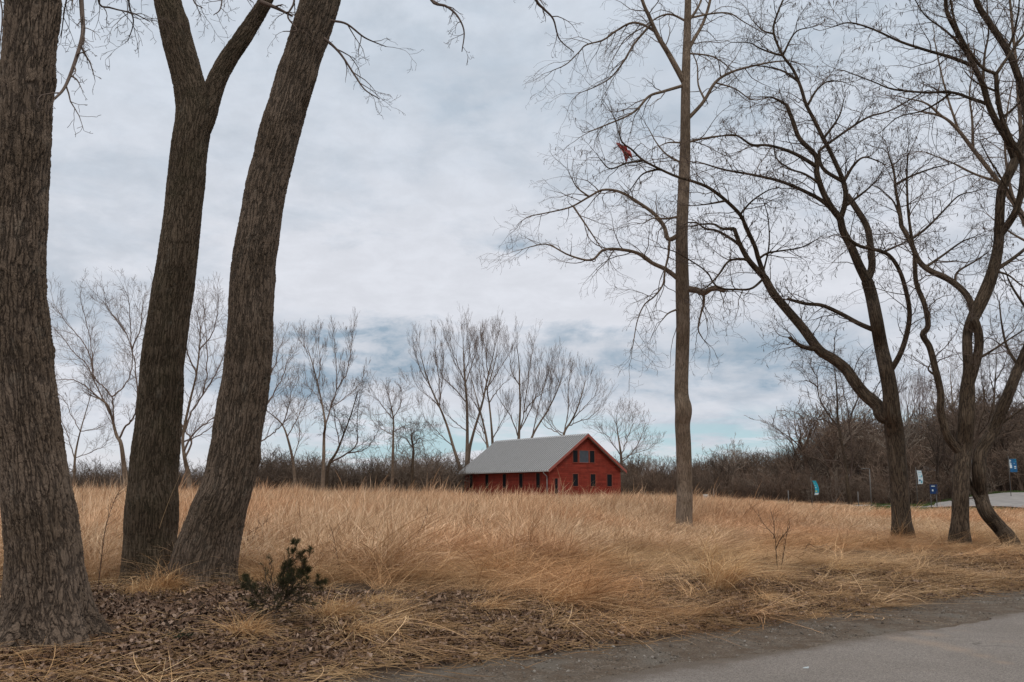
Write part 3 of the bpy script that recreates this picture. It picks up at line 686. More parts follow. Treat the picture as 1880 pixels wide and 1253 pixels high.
# --- three big trunks on the left
T1 = [(85, 1180, 96), (85, 1135, 80), (84, 1085, 69), (79, 1000, 62), (66, 900, 58), (52, 800, 55), (40, 700, 54), (34, 600, 52), (31, 500, 50), (35, 400, 49), (45, 200, 48), (61, 0, 48), (78, -200, 46), (95, -420, 42)]
r1 = big_trunk('cottonwood_tree', 'thickest rough grey trunk at the left edge, swelling into a broad flared base', gp(85, 1178)[1], T1, 240, 1000, M['bark_grey'], None, .8)
twiglets(r1, 10.2, [(9, 5, [85, -330, 130, -300, 190, -240, 260, -190, 330, -150]), (6, 2.2, [140, -290, 150, -160, 146, -60, 150, 20, 152, 60, 142, 100, 128, 140, 116, 165, 100, 182])], 'overhead', .45, .12, M['twig_grey'], 5)
twiglets(r1, 10.5, [(3, 1, [170, -250, 185, -100, 180, 0, 205, 15, 245, 25, 275, 40]), (3, .9, [230, -200, 240, -90, 236, 0, 245, 40, 235, 75]), (2.5, .9, [120, -200, 130, -60, 118, 20, 112, 70]), (2.5, .8, [60, -300, -10, -80, 4, 20, -4, 110])], 'overhead', .5, .1, M['twig_dark'], 6)
T2 = [(277, 1072, 56), (275, 1040, 48), (275, 1000, 45.5), (278, 948, 46), (281, 872, 43), (292, 761, 40), (301, 649, 38), (322, 500, 36.5), (332, 420, 34.5), (349, 268, 33.5), (356, 215, 34), (353, 180, 31), (344, 140, 28.5), (326, 77, 28), (314, 30, 27), (303, -20, 25), (280, -160, 23), (250, -330, 20)]
r2 = big_trunk('cottonwood_tree', 'dark straight trunk forking into a wide Y, middle of the three big left trunks', gp(277, 1068)[1], T2, 180, 900, M['bark_dark'], None, 2.1)
big_trunk('', '', gp(277, 1068)[1], [(364, 235, 24), (378, 205, 22), (390, 170, 19.5), (402, 140, 18), (421, 105, 17), (444, 72, 16), (466, 38, 14), (488, 0, 13), (508, -60, 12), (540, -200, 10)], 96, 380, M['bark_dark'], r2, pname='limb')
T3 = [(370, 1078, 58), (373, 1046, 55), (381, 1009, 54), (391, 972, 50), (402, 935, 48), (423, 872, 45), (442, 761, 43), (455, 670, 42), (459, 600, 41.5), (464, 500, 39.5), (476, 420, 38), (490, 340, 38), (503, 290, 37.5), (519, 224, 37), (541, 147, 36), (564, 77, 36), (587, 5, 37), (612, -90, 36), (650, -250, 33)]
r3 = big_trunk('cottonwood_tree', 'rightmost of the three big left trunks, curving and leaning to the right', gp(372, 1074)[1], T3, 190, 950, M['bark_brown'], None, 4.0)
twiglets(r3, 14.2, [(3, 1, [595, 70, 612, 85, 628, 103, 651, 138, 670, 165, 697, 182]), (2.6, .9, [607, 38, 636, 44, 666, 67, 686, 77, 709, 86])], 'overhead', .6, .2, M['twig_dark'], 9)
twiglets(r3, 14.0, [(11, 5, [640, -210, 700, -190, 780, -160, 860, -130, 950, -110]), (4, .9, [760, -165, 785, -60, 792, 0, 820, 12, 840, 30, 852, 58, 848, 95]), (4, .9, [920, -115, 965, -50, 984, 0, 1000, 18, 1016, 36, 1027, 72, 1054, 96])], 'overhead', .5, .22, M['twig_dark'], 10)
twiglets(r2, 14.4, [(5, 2, [478, 4, 505, 14, 537, 30]), (2.6, .9, [530, -60, 540, 0, 528, 30, 545, 55, 520, 58]), (2.6, .9, [320, -160, 350, -60, 355, 0, 372, 15]), (2.2, .8, [420, -120, 410, -30, 405, 15, 392, 28]), (2.4, .8, [410, -120, 440, -20, 465, 5])], 'overhead', .5, .18, M['twig_dark'], 12)

# --- slender tree right of the barn
TR4 = [(1257, 990, 19), (1256, 960, 15.5), (1257, 900, 14.5), (1255, 820, 14), (1253, 780, 14), (1255, 752, 15.5), (1251, 720, 13), (1253, 640, 12.8), (1254, 600, 12.8), (1253, 540, 13), (1252, 480, 12), (1252, 420, 11.2), (1256, 330, 11), (1258, 262, 10), (1259, 150, 8.6), (1262, 50, 7.2), (1265, -60, 5.4), (1270, -180, 3.5)]
L4 = [(6, 2, [1250, 147, 1228, 100, 1208, 67, 1192, 31, 1179, 0, 1165, -60, 1150, -140]), (4.2, 2, [1262, 96, 1275, 71, 1291, 42, 1304, 0, 1312, -60, 1322, -130]), (3.2, 1.5, [1262, 45, 1278, 20, 1290, -10, 1300, -80]),
 (3.4, 1, [1250, 166, 1219, 168, 1192, 177, 1170, 201, 1148, 215, 1107, 232, 1085, 241]), (2.8, .8, [1197, 58, 1179, 45, 1157, 43, 1130, 58, 1107, 74, 1076, 83, 1063, 96, 1040, 118, 1014, 130]),
 (2.5, .8, [1192, 45, 1165, 80, 1143, 116, 1121, 143, 1094, 159, 1067, 170]), (2.5, .8, [1259, 31, 1233, 27, 1210, 31, 1183, 49, 1150, 70, 1130, 100]), (4, 1.2, [1262, 228, 1291, 188, 1313, 152, 1340, 134, 1376, 123, 1420, 114, 1450, 112]),
 (2.2, 1, [1291, 183, 1282, 156, 1280, 120, 1270, 95]), (1.8, .8, [1318, 152, 1349, 163, 1380, 183, 1410, 180]), (2.2, .8, [1265, 34, 1309, 25, 1340, 25, 1365, 40, 1400, 60]), (2, .8, [1262, 98, 1304, 103, 1331, 118, 1349, 139]),
 (5, 1, [1244, 431, 1228, 440, 1219, 416, 1201, 393, 1170, 371, 1139, 353, 1107, 349, 1081, 362, 1049, 380, 1014, 389, 978, 396]), (2.6, .8, [1228, 440, 1227, 469, 1221, 496, 1217, 523, 1201, 545, 1183, 560, 1170, 590, 1162, 635]),
 (5, .9, [1246, 521, 1224, 496, 1197, 483, 1170, 465, 1134, 458, 1107, 460, 1085, 478, 1045, 469, 1005, 449, 972, 454]), (2, .8, [1081, 362, 1060, 345, 1048, 325]), (2, .8, [1060, 385, 1080, 420, 1100, 450, 1115, 470]),
 (6.5, 4.5, [1262, 531, 1278, 533, 1292, 538, 1305, 531, 1318, 530, 1330, 534]), (3, .9, [1292, 540, 1292, 558, 1286, 580, 1282, 605, 1290, 622]), (2.4, .8, [1245, 560, 1228, 575, 1214, 590]),
 (2.6, .9, [1244, 405, 1222, 402, 1200, 401, 1182, 410]), (2.4, .8, [1250, 300, 1225, 285, 1205, 262, 1190, 235]), (2.2, .8, [1250, 262, 1228, 262, 1208, 270]), (2.4, .9, [1264, 262, 1290, 255, 1320, 250, 1352, 250])]
traced('slender_tree', 'tall slim bare tree with pale brown trunk, standing alone just right of the red barn', 'tree', gp(1256, 984)[1], TR4, L4, 'arch', M['bark_limb'], M['bark_limb'], M['twig_grey'], 21, side_len=1.9, space=.30, tsides=20, drift=.8)

# --- forked tree
TR5 = [(1659, 994, 26), (1657, 975, 20), (1655, 950, 17), (1650, 880, 16), (1643, 800, 17), (1637, 757, 16), (1635, 722, 14), (1627, 677, 13.5), (1618, 638, 12.5), (1609, 588, 12), (1600, 543, 11.5), (1592, 516, 11)]
L5 = [(9.5, 6.5, [1590, 518, 1578, 489, 1563, 454, 1548, 425, 1543, 402]), (7.5, 5.5, [1598, 516, 1601, 489, 1598, 450, 1591, 415, 1572, 383, 1556, 359]),
 (6.6, 3.6, [1543, 402, 1528, 383, 1512, 355, 1500, 319, 1498, 287, 1468, 255, 1456, 223, 1444, 193]), (5.5, 1.6, [1547, 402, 1552, 371, 1550, 339, 1532, 295, 1512, 255, 1496, 223, 1480, 192, 1470, 160, 1456, 128, 1436, 100, 1420, 58, 1428, 24, 1438, 0]),
 (4, 1.2, [1536, 335, 1512, 311, 1504, 283, 1512, 271, 1556, 239, 1595, 215, 1635, 203, 1691, 172]), (3.4, 1, [1552, 331, 1568, 303, 1588, 289, 1619, 299]), (5, 1.4, [1540, 399, 1512, 371, 1476, 351, 1432, 333, 1380, 321, 1330, 312, 1290, 300]),
 (4, 1, [1496, 307, 1468, 287, 1440, 275, 1408, 267, 1380, 266, 1352, 249, 1324, 250, 1295, 256]), (3, .9, [1444, 193, 1420, 180, 1400, 178]), (2.6, .9, [1466, 148, 1440, 132, 1412, 124, 1380, 120]), (2.4, .8, [1438, 105, 1419, 98, 1395, 89, 1376, 79, 1343, 78]), (2.2, .8, [1420, 60, 1400, 56, 1380, 36]),
 (13.5, 7.5, [1622, 775, 1619, 764, 1611, 745, 1587, 724, 1568, 700, 1553, 678, 1529, 659, 1504, 643, 1474, 603, 1444, 568, 1420, 539, 1404, 510]), (7, 4, [1404, 510, 1392, 498, 1374, 477, 1359, 450, 1348, 420]),
 (5.2, 1.3, [1404, 510, 1392, 474, 1386, 453, 1371, 420, 1359, 395, 1332, 368, 1301, 345, 1271, 333, 1241, 324, 1210, 310, 1180, 294, 1160, 275, 1143, 262, 1135, 240]), (3.4, 1.4, [1359, 453, 1341, 438, 1316, 424, 1295, 420, 1280, 410, 1264, 409]), (3.4, 1.6, [1347, 420, 1326, 420, 1310, 412, 1285, 412]),
 (3.2, 1.2, [1374, 480, 1362, 476, 1338, 480, 1320, 504, 1304, 522, 1292, 530]), (2.6, 1, [1404, 512, 1380, 530, 1352, 532, 1325, 530, 1310, 520, 1298, 500, 1270, 480, 1240, 463, 1215, 455]), (5.5, 2.8, [1494, 647, 1474, 637, 1449, 620]),
 (5, 2.8, [1598, 613, 1578, 595, 1543, 576, 1509, 561, 1479, 558, 1445, 549]), (5.4, 2.7, [1635, 690, 1652, 652, 1665, 613, 1670, 573, 1662, 529, 1650, 494, 1632, 469, 1608, 459, 1578, 452, 1553, 435]), (2.6, 1, [1623, 464, 1647, 452, 1667, 442]),
 (2.6, .9, [1500, 340, 1478, 320, 1450, 310, 1425, 290, 1421, 262]), (2.6, .9, [1392, 474, 1410, 465, 1440, 460, 1470, 455, 1500, 440]), (2, .8, [1400, 500, 1412, 450, 1410, 400, 1402, 370]), (3, 1, [1556, 380, 1590, 350, 1610, 330]), (2.6, .9, [1480, 195, 1500, 165, 1520, 150, 1545, 150]), (2.2, .8, [1436, 100, 1460, 60, 1490, 50]), (2.6, .9, [1512, 255, 1540, 215, 1550, 180]), (2.4, .8, [1359, 395, 1380, 370, 1410, 350, 1430, 345]),
 (2.4, .9, [1332, 368, 1300, 375, 1272, 378]), (2.4, .9, [1210, 310, 1180, 320, 1160, 345]), (2.4, .9, [1180, 294, 1150, 300, 1120, 310, 1100, 290])]
traced('forked_tree', 'bare dark tree with one long limb arching far left over the field', 'tree', gp(1659, 992)[1], TR5, L5, 'locust', M['bark_black'], M['bark_black'], M['twig_dark'], 31, side_len=1.6, space=.25, tsides=20, drift=.9)

# --- twisted tree
TR6 = [(1762, 1003, 25), (1762, 985, 19), (1763, 950, 15), (1764, 895, 14.5), (1769, 826, 15), (1774, 776, 14.5), (1776, 722, 13.5), (1778, 680, 9.5), (1776, 640, 9), (1777, 610, 9), (1787, 584, 11), (1806, 544, 12), (1823, 499, 11), (1833, 450, 9.5), (1835, 405, 8.8), (1839, 351, 8.5), (1855, 315, 8.5), (1866, 290, 9)]
L6 = [(8.5, 8, [1782, 715, 1788, 680, 1797, 640, 1796, 610, 1788, 585]), (7, 4.5, [1787, 578, 1776, 544, 1746, 516, 1707, 497, 1687, 479, 1672, 445, 1655, 415]), (4.6, 1.6, [1655, 415, 1651, 383, 1645, 351, 1641, 315, 1631, 283]),
 (8.5, 4, [1760, 840, 1745, 810, 1736, 791, 1727, 756, 1727, 722, 1717, 677, 1707, 638, 1694, 615, 1704, 598, 1697, 558, 1682, 519, 1680, 474]), (3.6, 1.2, [1680, 474, 1673, 431, 1667, 383, 1665, 319, 1667, 287]),
 (8, 3, [1862, 292, 1851, 259, 1831, 227, 1815, 192, 1803, 152, 1779, 104, 1759, 64, 1739, 24, 1735, -10, 1720, -70]), (7.5, 4, [1837, 432, 1852, 410, 1867, 383, 1877, 339, 1876, 295, 1855, 255, 1839, 215, 1831, 172, 1829, 136]), (3.4, 1.6, [1829, 136, 1803, 124, 1779, 92, 1763, 64, 1751, 32, 1745, 0, 1730, -60]), (3.4, 2, [1829, 136, 1851, 104, 1880, 64, 1905, 40]),
 (3.8, 1, [1807, 196, 1779, 180, 1747, 170, 1695, 170, 1639, 164, 1607, 152, 1550, 130]), (3.8, 1, [1789, 126, 1747, 106, 1699, 92, 1651, 76, 1603, 54, 1560, 42, 1528, 50]), (8.5, 5.5, [1870, 290, 1886, 235, 1879, 172, 1867, 134, 1851, 96, 1817, 43, 1795, 7, 1775, -60]),
 (4.5, 2.5, [1830, 497, 1850, 482, 1880, 459, 1910, 430]), (3, 1, [1695, 500, 1730, 470, 1765, 445, 1790, 435]), (3, 1, [1755, 520, 1758, 500, 1790, 480, 1812, 465]), (3, .9, [1672, 440, 1700, 420, 1730, 390, 1760, 360, 1790, 352]), (3, .9, [1645, 340, 1670, 325, 1710, 310, 1750, 300]), (2.8, .9, [1655, 400, 1640, 370, 1620, 350]),
 (2.8, 1, [1797, 660, 1820, 645, 1850, 625, 1890, 600]), (2.6, .9, [1829, 500, 1850, 505, 1870, 520, 1885, 530]), (2.6, .9, [1720, 690, 1705, 680, 1708, 668]), (2.6, .9, [1779, 104, 1740, 60, 1700, 30, 1680, 0]), (3, 1, [1803, 152, 1808, 100, 1815, 60, 1812, 0]), (2.8, 1, [1851, 96, 1862, 60, 1870, 20, 1872, -20]), (2.4, .9, [1831, 172, 1790, 150, 1770, 130]), (2.6, .9, [1839, 215, 1870, 190, 1890, 160]), (2.6, .9, [1867, 383, 1840, 330, 1815, 290, 1800, 260]), (2.4, .8, [1747, 170, 1720, 190, 1690, 205, 1650, 215, 1620, 240])]
traced('twisted_tree', 'dark crooked bare tree whose double stem winds together, second trunk from the right', 'tree', gp(1762, 1000)[1], TR6, L6, 'locust', M['bark_black'], M['bark_black'], M['twig_dark'], 41, side_len=1.55, space=.26, tsides=20, drift=.9)
TR7 = [(1864, 1006, 19), (1852, 990, 15), (1835, 969, 13), (1811, 940, 13), (1801, 910, 12.5), (1798, 870, 12.5), (1801, 831, 11.5), (1826, 786, 11), (1850, 727, 10), (1870, 677, 9.4), (1882, 650, 9), (1905, 590, 8), (1925, 500, 7), (1935, 400, 5), (1940, 300, 3)]
L7 = [(5.5, 3, [1812, 945, 1792, 915, 1780, 885, 1772, 850]), (3, 1.2, [1826, 786, 1850, 770, 1880, 750, 1910, 745]), (3.5, 1.2, [1870, 677, 1850, 640, 1840, 600, 1835, 560]), (3.5, 1.4, [1905, 590, 1880, 560, 1860, 530, 1850, 510]), (3.5, 1.2, [1925, 500, 1900, 440, 1880, 400, 1860, 380]), (3, 1, [1935, 400, 1900, 330, 1880, 300]), (3, 1, [1800, 850, 1815, 820, 1820, 790])]
traced('leaning_tree', 'bare dark tree whose foot slants up left then bends right, at the right edge', 'tree', gp(1858, 1004)[1], TR7, L7, 'locust', M['bark_black'], M['bark_black'], M['twig_dark'], 51, side_len=1.5, space=.35, tsides=18, drift=.8)
TR8 = [(1985, 960, 14), (1975, 850, 13), (1960, 700, 12), (1935, 560, 10), (1905, 460, 8), (1880, 402, 6), (1850, 355, 5), (1831, 331, 4.4), (1787, 275, 4), (1759, 239, 3.4), (1731, 215, 2.6), (1691, 205, 1.6)]
L8 = [(3.4, 1, [1860, 370, 1850, 320, 1845, 260, 1850, 200, 1860, 150]), (3, 1, [1787, 275, 1785, 220, 1780, 170, 1790, 120]), (3, 1, [1831, 331, 1790, 320, 1750, 300, 1700, 280]), (3, 1, [1900, 450, 1860, 430, 1820, 400]), (2.6, 1, [1759, 239, 1740, 180, 1725, 120, 1715, 70]), (6, 2, [1900, 450, 1880, 330, 1872, 200, 1860, 60, 1850, -40]), (3, 1, [1731, 215, 1700, 190, 1660, 180])]
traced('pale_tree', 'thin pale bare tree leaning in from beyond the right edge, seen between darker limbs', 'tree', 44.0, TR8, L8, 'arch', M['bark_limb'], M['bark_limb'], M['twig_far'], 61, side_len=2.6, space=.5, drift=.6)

# --- distant trees behind the field, one by one
def far_tree(lbl, Yd, trunk, limbs, spec, seed, sl=3.2, sp_=.9, mat='twig_far', tk=.6, tip=1., nm='bare_tree'):
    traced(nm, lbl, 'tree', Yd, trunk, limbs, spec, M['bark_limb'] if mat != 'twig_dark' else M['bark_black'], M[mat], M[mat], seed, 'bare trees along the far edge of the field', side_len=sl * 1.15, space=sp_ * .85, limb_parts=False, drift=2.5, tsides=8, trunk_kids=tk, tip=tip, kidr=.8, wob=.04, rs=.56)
far_tree('spreading bare tree with wide forked crown, between the left and middle big trunks', 112, [(236, 905, 8), (228, 860, 7), (222, 815, 6.5), (214, 800, 5.5), (206, 770, 4), (198, 745, 3.4), (180, 730, 3)],
 [(2.6, 1, [180, 730, 160, 712, 140, 700, 118, 697, 95, 698]), (3, 1, [206, 770, 190, 735, 173, 700, 160, 670, 135, 648, 115, 620, 95, 600]), (2.6, 1, [173, 700, 165, 655, 150, 625, 120, 590, 100, 560]), (3.2, 1, [210, 785, 208, 750, 204, 730, 190, 710, 172, 690, 170, 650, 160, 600, 150, 560]), (3.8, 1, [216, 808, 230, 785, 246, 765, 252, 740, 250, 700, 246, 660, 240, 620, 238, 580, 235, 545]), (2.8, 1, [204, 728, 222, 715, 238, 690, 243, 650, 225, 600, 200, 570]), (2.6, 1, [246, 640, 258, 600, 262, 560]), (2.4, 1, [232, 620, 215, 590, 195, 560]), (2.4, 1, [246, 765, 262, 745, 275, 700, 280, 640])], 'wide', 101, 3.2, .75)
far_tree('small thin bare tree with two upright stems, close to the thickest left trunk', 120, [(137, 900, 4), (137, 850, 3.4), (141, 820, 3), (148, 790, 2.2), (158, 755, 1.6), (167, 725, 1)],
 [(2, .8, [137, 850, 128, 810, 115, 780, 103, 755]), (1.6, .8, [148, 790, 130, 760, 118, 735, 105, 720]), (1.6, .8, [150, 845, 170, 830, 190, 820]), (1.6, .8, [148, 790, 175, 788, 190, 782])], 'wide', 102, 2.6, .8)
far_tree('broad bare tree with crossing limbs, between the middle and right big trunks', 112, [(352, 905, 8), (345, 870, 7), (338, 835, 6), (336, 800, 5), (348, 740, 4), (360, 690, 3), (366, 640, 2.4), (368, 600, 1.6)],
 [(4, 1, [338, 830, 352, 800, 375, 780, 400, 760, 425, 745]), (4, 1, [336, 800, 350, 760, 372, 725, 395, 690, 410, 650, 420, 600]), (4, 1, [366, 840, 352, 810, 338, 790, 325, 765, 312, 740]), (3, 1, [338, 810, 365, 800, 395, 780]), (3, 1, [360, 690, 345, 650, 335, 610, 332, 570]), (2.6, 1, [366, 640, 390, 610, 400, 570]), (2.6, 1, [372, 725, 380, 680, 378, 620, 376, 570])], 'wide', 103, 3.4, .75)
far_tree('bare tree whose crown shows only right of the curving big trunk', 112, [(448, 900, 7), (452, 850, 6), (465, 820, 5), (480, 760, 3.5), (488, 700, 2.6), (492, 650, 1.6)],
 [(3, 1, [462, 822, 480, 810, 502, 795, 518, 780, 530, 765]), (3, 1, [478, 765, 500, 725, 515, 700, 530, 660]), (2.6, 1, [488, 700, 505, 670, 512, 640])], 'wide', 104, 3.0, .7)
far_tree('low bare tree leaning left with arching crown, right of the curving big trunk', 116, [(545, 900, 5), (538, 850, 4), (528, 805, 3.4), (518, 780, 2.4), (503, 765, 1.8), (490, 755, 1.2)],
 [(2, .8, [528, 805, 545, 770, 560, 740, 575, 715]), (2, .8, [518, 780, 530, 745, 535, 720]), (1.8, .8, [552, 850, 550, 800, 545, 760])], 'wide', 105, 2.8, .7)
far_tree('slim tall bare tree with an open V crown, standing well left of the barn', 114, [(592, 905, 6), (594, 850, 5), (595, 800, 4.4), (597, 780, 4), (592, 745, 2.8), (583, 705, 2.2), (574, 670, 1.6), (565, 640, .9)],
 [(3, .8, [598, 785, 608, 745, 620, 715, 636, 685, 642, 655, 645, 630]), (2, .8, [592, 745, 585, 730, 570, 715]), (1.8, .8, [583, 705, 588, 670, 585, 640]), (1.8, .8, [608, 748, 640, 725, 660, 705]), (1.8, .8, [620, 715, 618, 680, 615, 645])], 'poplar', 106, 2.6, .8)
far_tree('vine tangled bare tree with slanting stem, just right of the slim V-crowned tree', 117, [(600, 900, 5), (602, 860, 4.4), (618, 830, 3.6), (632, 795, 2.6), (645, 760, 2), (655, 725, 1.2)],
 [(3, .8, [622, 860, 622, 820, 616, 780, 612, 750]), (3, .8, [650, 870, 652, 820, 655, 775, 660, 730]), (2, .8, [652, 840, 672, 825, 690, 800]), (2, .8, [632, 795, 620, 770, 605, 760])], 'oak', 107, 2.2, .55, 'twig_dark')
far_tree('small round-crowned bare tree midway between the V-crowned tree and the poplars', 116, [(720, 900, 4.6), (721, 850, 4), (722, 800, 3.2), (722, 770, 2.4), (717, 740, 1.4)],
 [(1.8, .8, [722, 800, 705, 790, 690, 780]), (1.8, .8, [722, 795, 740, 785, 755, 790]), (1.8, .8, [722, 770, 705, 750, 695, 735]), (1.8, .8, [722, 770, 735, 745, 738, 725])], 'wide', 108, 2.6, .6)
far_tree('squat shaggy bare tree draped with vines, left of the poplar row', 114, [(757, 900, 5), (757, 860, 4.4), (759, 830, 3.6), (757, 810, 2.6)],
 [(2, 1, [757, 825, 745, 805, 735, 805, 728, 820]), (2, 1, [758, 820, 772, 805, 778, 820, 782, 840]), (2, 1, [757, 815, 755, 800, 765, 790])], 'oak', 109, 2.2, .4, 'twig_dark')
PG = [('leftmost poplar of the row left of the barn roof, leaning strongly left', [(852, 900, 6.5), (845, 865, 5.6), (832, 820, 5), (820, 780, 4), (806, 745, 3.2), (792, 715, 2.4), (780, 680, 1.8), (772, 650, 1)], [(2.4, .8, [806, 745, 795, 735, 770, 715]), (2.4, .8, [808, 748, 806, 700, 800, 660, 798, 640]), (2, .8, [792, 715, 778, 690, 768, 665]), (2, .8, [832, 820, 800, 790, 780, 770]), (2, .8, [806, 745, 812, 700, 815, 655])]),
 ('straightest and tallest poplar, rising just left of the barn roof', [(857, 900, 7.5), (857, 860, 6.5), (858, 800, 5.6), (857, 740, 4.6), (853, 690, 3.4), (851, 650, 2), (850, 625, 1)], [(2.4, .8, [857, 745, 835, 715, 815, 695, 808, 680]), (2.4, .8, [855, 700, 870, 660, 876, 635]), (2.2, .8, [853, 700, 838, 665, 828, 645]), (2, .8, [857, 790, 835, 775, 825, 765]), (2, .8, [853, 690, 862, 655, 860, 628])]),
 ('poplar slanting right out of the foot of the tallest poplar', [(858, 900, 6), (860, 840, 5.4), (868, 800, 4.8), (880, 760, 4), (888, 730, 3.4), (896, 690, 2.6), (905, 655, 1.6), (910, 632, 1)], [(2.4, .8, [888, 730, 882, 690, 878, 655]), (2.4, .8, [892, 715, 910, 690, 925, 665]), (2, .8, [896, 690, 892, 655, 890, 635]), (2, .8, [880, 760, 868, 735, 850, 715])]),
 ('thin poplar just above the left end of the barn roof', [(900, 900, 5), (897, 840, 4.4), (892, 800, 4), (884, 765, 3), (876, 735, 2.2), (868, 705, 1.4), (862, 680, .9)], [(2.2, .8, [892, 800, 878, 775, 860, 760]), (2, .8, [897, 820, 880, 795, 868, 780])]),
 ('poplar rising from behind the roof ridge at its left end', [(907, 900, 5), (905, 830, 4.4), (902, 780, 3.6), (898, 740, 3), (895, 715, 2.4), (905, 680, 1.8), (912, 650, 1)], [(2.4, .8, [910, 810, 918, 780, 930, 760]), (2.4, .8, [898, 740, 915, 715, 930, 700]), (2, .8, [895, 715, 888, 680, 885, 650])]),
 ('full poplar rising behind the middle of the roof ridge, its crown an upright fan', [(952, 900, 6), (952, 830, 5.4), (953, 790, 4.6), (955, 750, 3.6), (954, 710, 2.8), (953, 670, 2), (950, 642, 1)], [(2.6, .8, [952, 808, 940, 770, 925, 745, 912, 725]), (2.6, .8, [955, 800, 962, 760, 968, 710, 975, 660, 978, 645]), (2.4, .8, [954, 710, 940, 685, 935, 650]), (2.4, .8, [962, 790, 975, 750, 985, 720, 990, 680]), (2.2, .8, [962, 760, 980, 735, 1000, 720])]),
 ('poplar with right-leaning stems behind the roof ridge, between two fan crowns', [(965, 900, 5), (970, 830, 4.6), (978, 800, 4), (992, 775, 3.2), (1005, 755, 2.6), (1020, 725, 2), (1030, 700, 1)], [(2.2, .8, [978, 800, 988, 750, 1000, 705, 1008, 680]), (2, .8, [992, 775, 1010, 745, 1012, 700])]),
 ('rightmost poplar, a low wide fan above the right part of the roof ridge', [(1030, 900, 5.4), (1032, 830, 5), (1036, 795, 4.2), (1048, 775, 3.2), (1058, 755, 2.6), (1068, 725, 2), (1075, 700, 1)], [(2.4, .8, [1036, 795, 1042, 760, 1043, 730, 1045, 700]), (2.4, .8, [1040, 785, 1060, 775, 1082, 768, 1100, 750]), (2.2, .8, [1048, 775, 1075, 745, 1090, 730]), (2.2, .8, [1015, 800, 1005, 785, 995, 775]), (2.2, .8, [1036, 795, 1020, 790, 1000, 770])])]
for i, (lb, tr, lm) in enumerate(PG):
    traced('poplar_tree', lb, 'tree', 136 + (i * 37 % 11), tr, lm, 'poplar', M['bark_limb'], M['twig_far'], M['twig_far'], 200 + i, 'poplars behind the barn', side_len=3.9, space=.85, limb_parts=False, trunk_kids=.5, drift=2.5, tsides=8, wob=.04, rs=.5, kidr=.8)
far_tree('small fine-twigged bare tree just right of the barn gable', 138, [(1142, 900, 5), (1141, 850, 4), (1138, 820, 3), (1134, 795, 2), (1132, 775, 1)],
 [(2, .8, [1140, 840, 1150, 810, 1160, 785, 1162, 775]), (2, .8, [1141, 850, 1165, 825, 1178, 800, 1183, 785]), (2, .8, [1140, 840, 1125, 815, 1115, 800, 1105, 795]), (1.6, .8, [1142, 845, 1160, 835, 1190, 825])], 'wide', 120, 2.8, .6)
far_tree('large dark bare tree behind the teal banner, tallest left of the forked trunk', 118, [(1562, 930, 6), (1556, 890, 5.6), (1552, 850, 5), (1543, 800, 4.6), (1538, 770, 4), (1537, 730, 3), (1535, 700, 2), (1532, 680, 1.2)],
 [(3.4, 1, [1540, 785, 1520, 760, 1508, 740, 1502, 715, 1500, 695, 1490, 675, 1488, 660]), (4, 1, [1567, 900, 1565, 850, 1562, 800, 1558, 760, 1550, 725, 1545, 695]), (3, 1, [1558, 775, 1570, 745, 1580, 720, 1590, 690]), (2.6, 1, [1540, 785, 1515, 772, 1495, 768, 1475, 760]), (3, 1, [1552, 870, 1545, 850, 1530, 845, 1515, 825, 1500, 800]), (2.6, 1, [1562, 800, 1580, 790, 1600, 780]), (2.6, 1, [1502, 715, 1485, 700, 1470, 700])], 'oak', 121, 3.0, .62, 'twig_dark')
far_tree('pale airy bare tree on the skyline left of the large dark tree', 150, [(1475, 920, 5), (1470, 870, 4), (1462, 840, 3), (1455, 815, 2.2), (1448, 795, 1.2)],
 [(2, .8, [1462, 840, 1450, 830, 1435, 822]), (2, .8, [1460, 835, 1470, 805, 1480, 785]), (1.8, .8, [1455, 815, 1440, 800, 1430, 795]), (2, .8, [1466, 850, 1490, 820, 1505, 790])], 'wide', 122, 3.4, .6)
far_tree('bare tree with reddish upright twigs on the rise right of the forked trunk', 165, [(1672, 900, 5.4), (1670, 840, 4.6), (1670, 800, 3.6), (1668, 770, 2.4), (1665, 745, 1.2)],
 [(2.4, .8, [1670, 820, 1655, 780, 1648, 740]), (2.4, .8, [1670, 810, 1690, 770, 1695, 735]), (2, .8, [1668, 780, 1678, 750, 1680, 725]), (2, .8, [1670, 840, 1705, 800, 1712, 765])], 'poplar', 123, 4.2, .5, 'twig_red')
far_tree('bare tree on the hill seen between the crooked limb and the twisted trunk', 175, [(1750, 840, 4.6), (1750, 790, 4), (1749, 750, 3), (1747, 715, 2), (1745, 690, 1)],
 [(2, .8, [1749, 755, 1735, 725, 1728, 700]), (2, .8, [1749, 750, 1762, 720, 1768, 700]), (2, .8, [1750, 770, 1730, 750, 1718, 745])], 'wide', 124, 4.0, .7)
far_tree('bushy bare tree on the hill, left of the leaning limb at the right edge', 150, [(1822, 860, 6), (1822, 800, 5), (1824, 760, 4), (1826, 720, 3), (1828, 690, 2), (1830, 660, 1)],
 [(2.6, .8, [1824, 770, 1808, 730, 1803, 700, 1800, 670]), (2.6, .8, [1824, 750, 1845, 720, 1855, 690, 1862, 660]), (2.4, .8, [1826, 720, 1818, 690, 1815, 650]), (2.4, .8, [1806, 780, 1800, 750, 1798, 720]), (2.4, .8, [1828, 700, 1845, 670, 1850, 640])], 'oak', 125, 3.6, .6, 'twig_dark')
far_tree('bare tree at the far right edge of the photo rising above the hill', 150, [(1905, 860, 6), (1900, 780, 5), (1893, 740, 3.6), (1888, 700, 2.4), (1885, 660, 1)],
 [(2.6, .8, [1893, 750, 1875, 725, 1862, 710]), (2.4, .8, [1888, 705, 1878, 670, 1875, 640]), (2.4, .8, [1895, 760, 1870, 760, 1850, 750])], 'oak', 126, 3.6, .6, 'twig_dark')

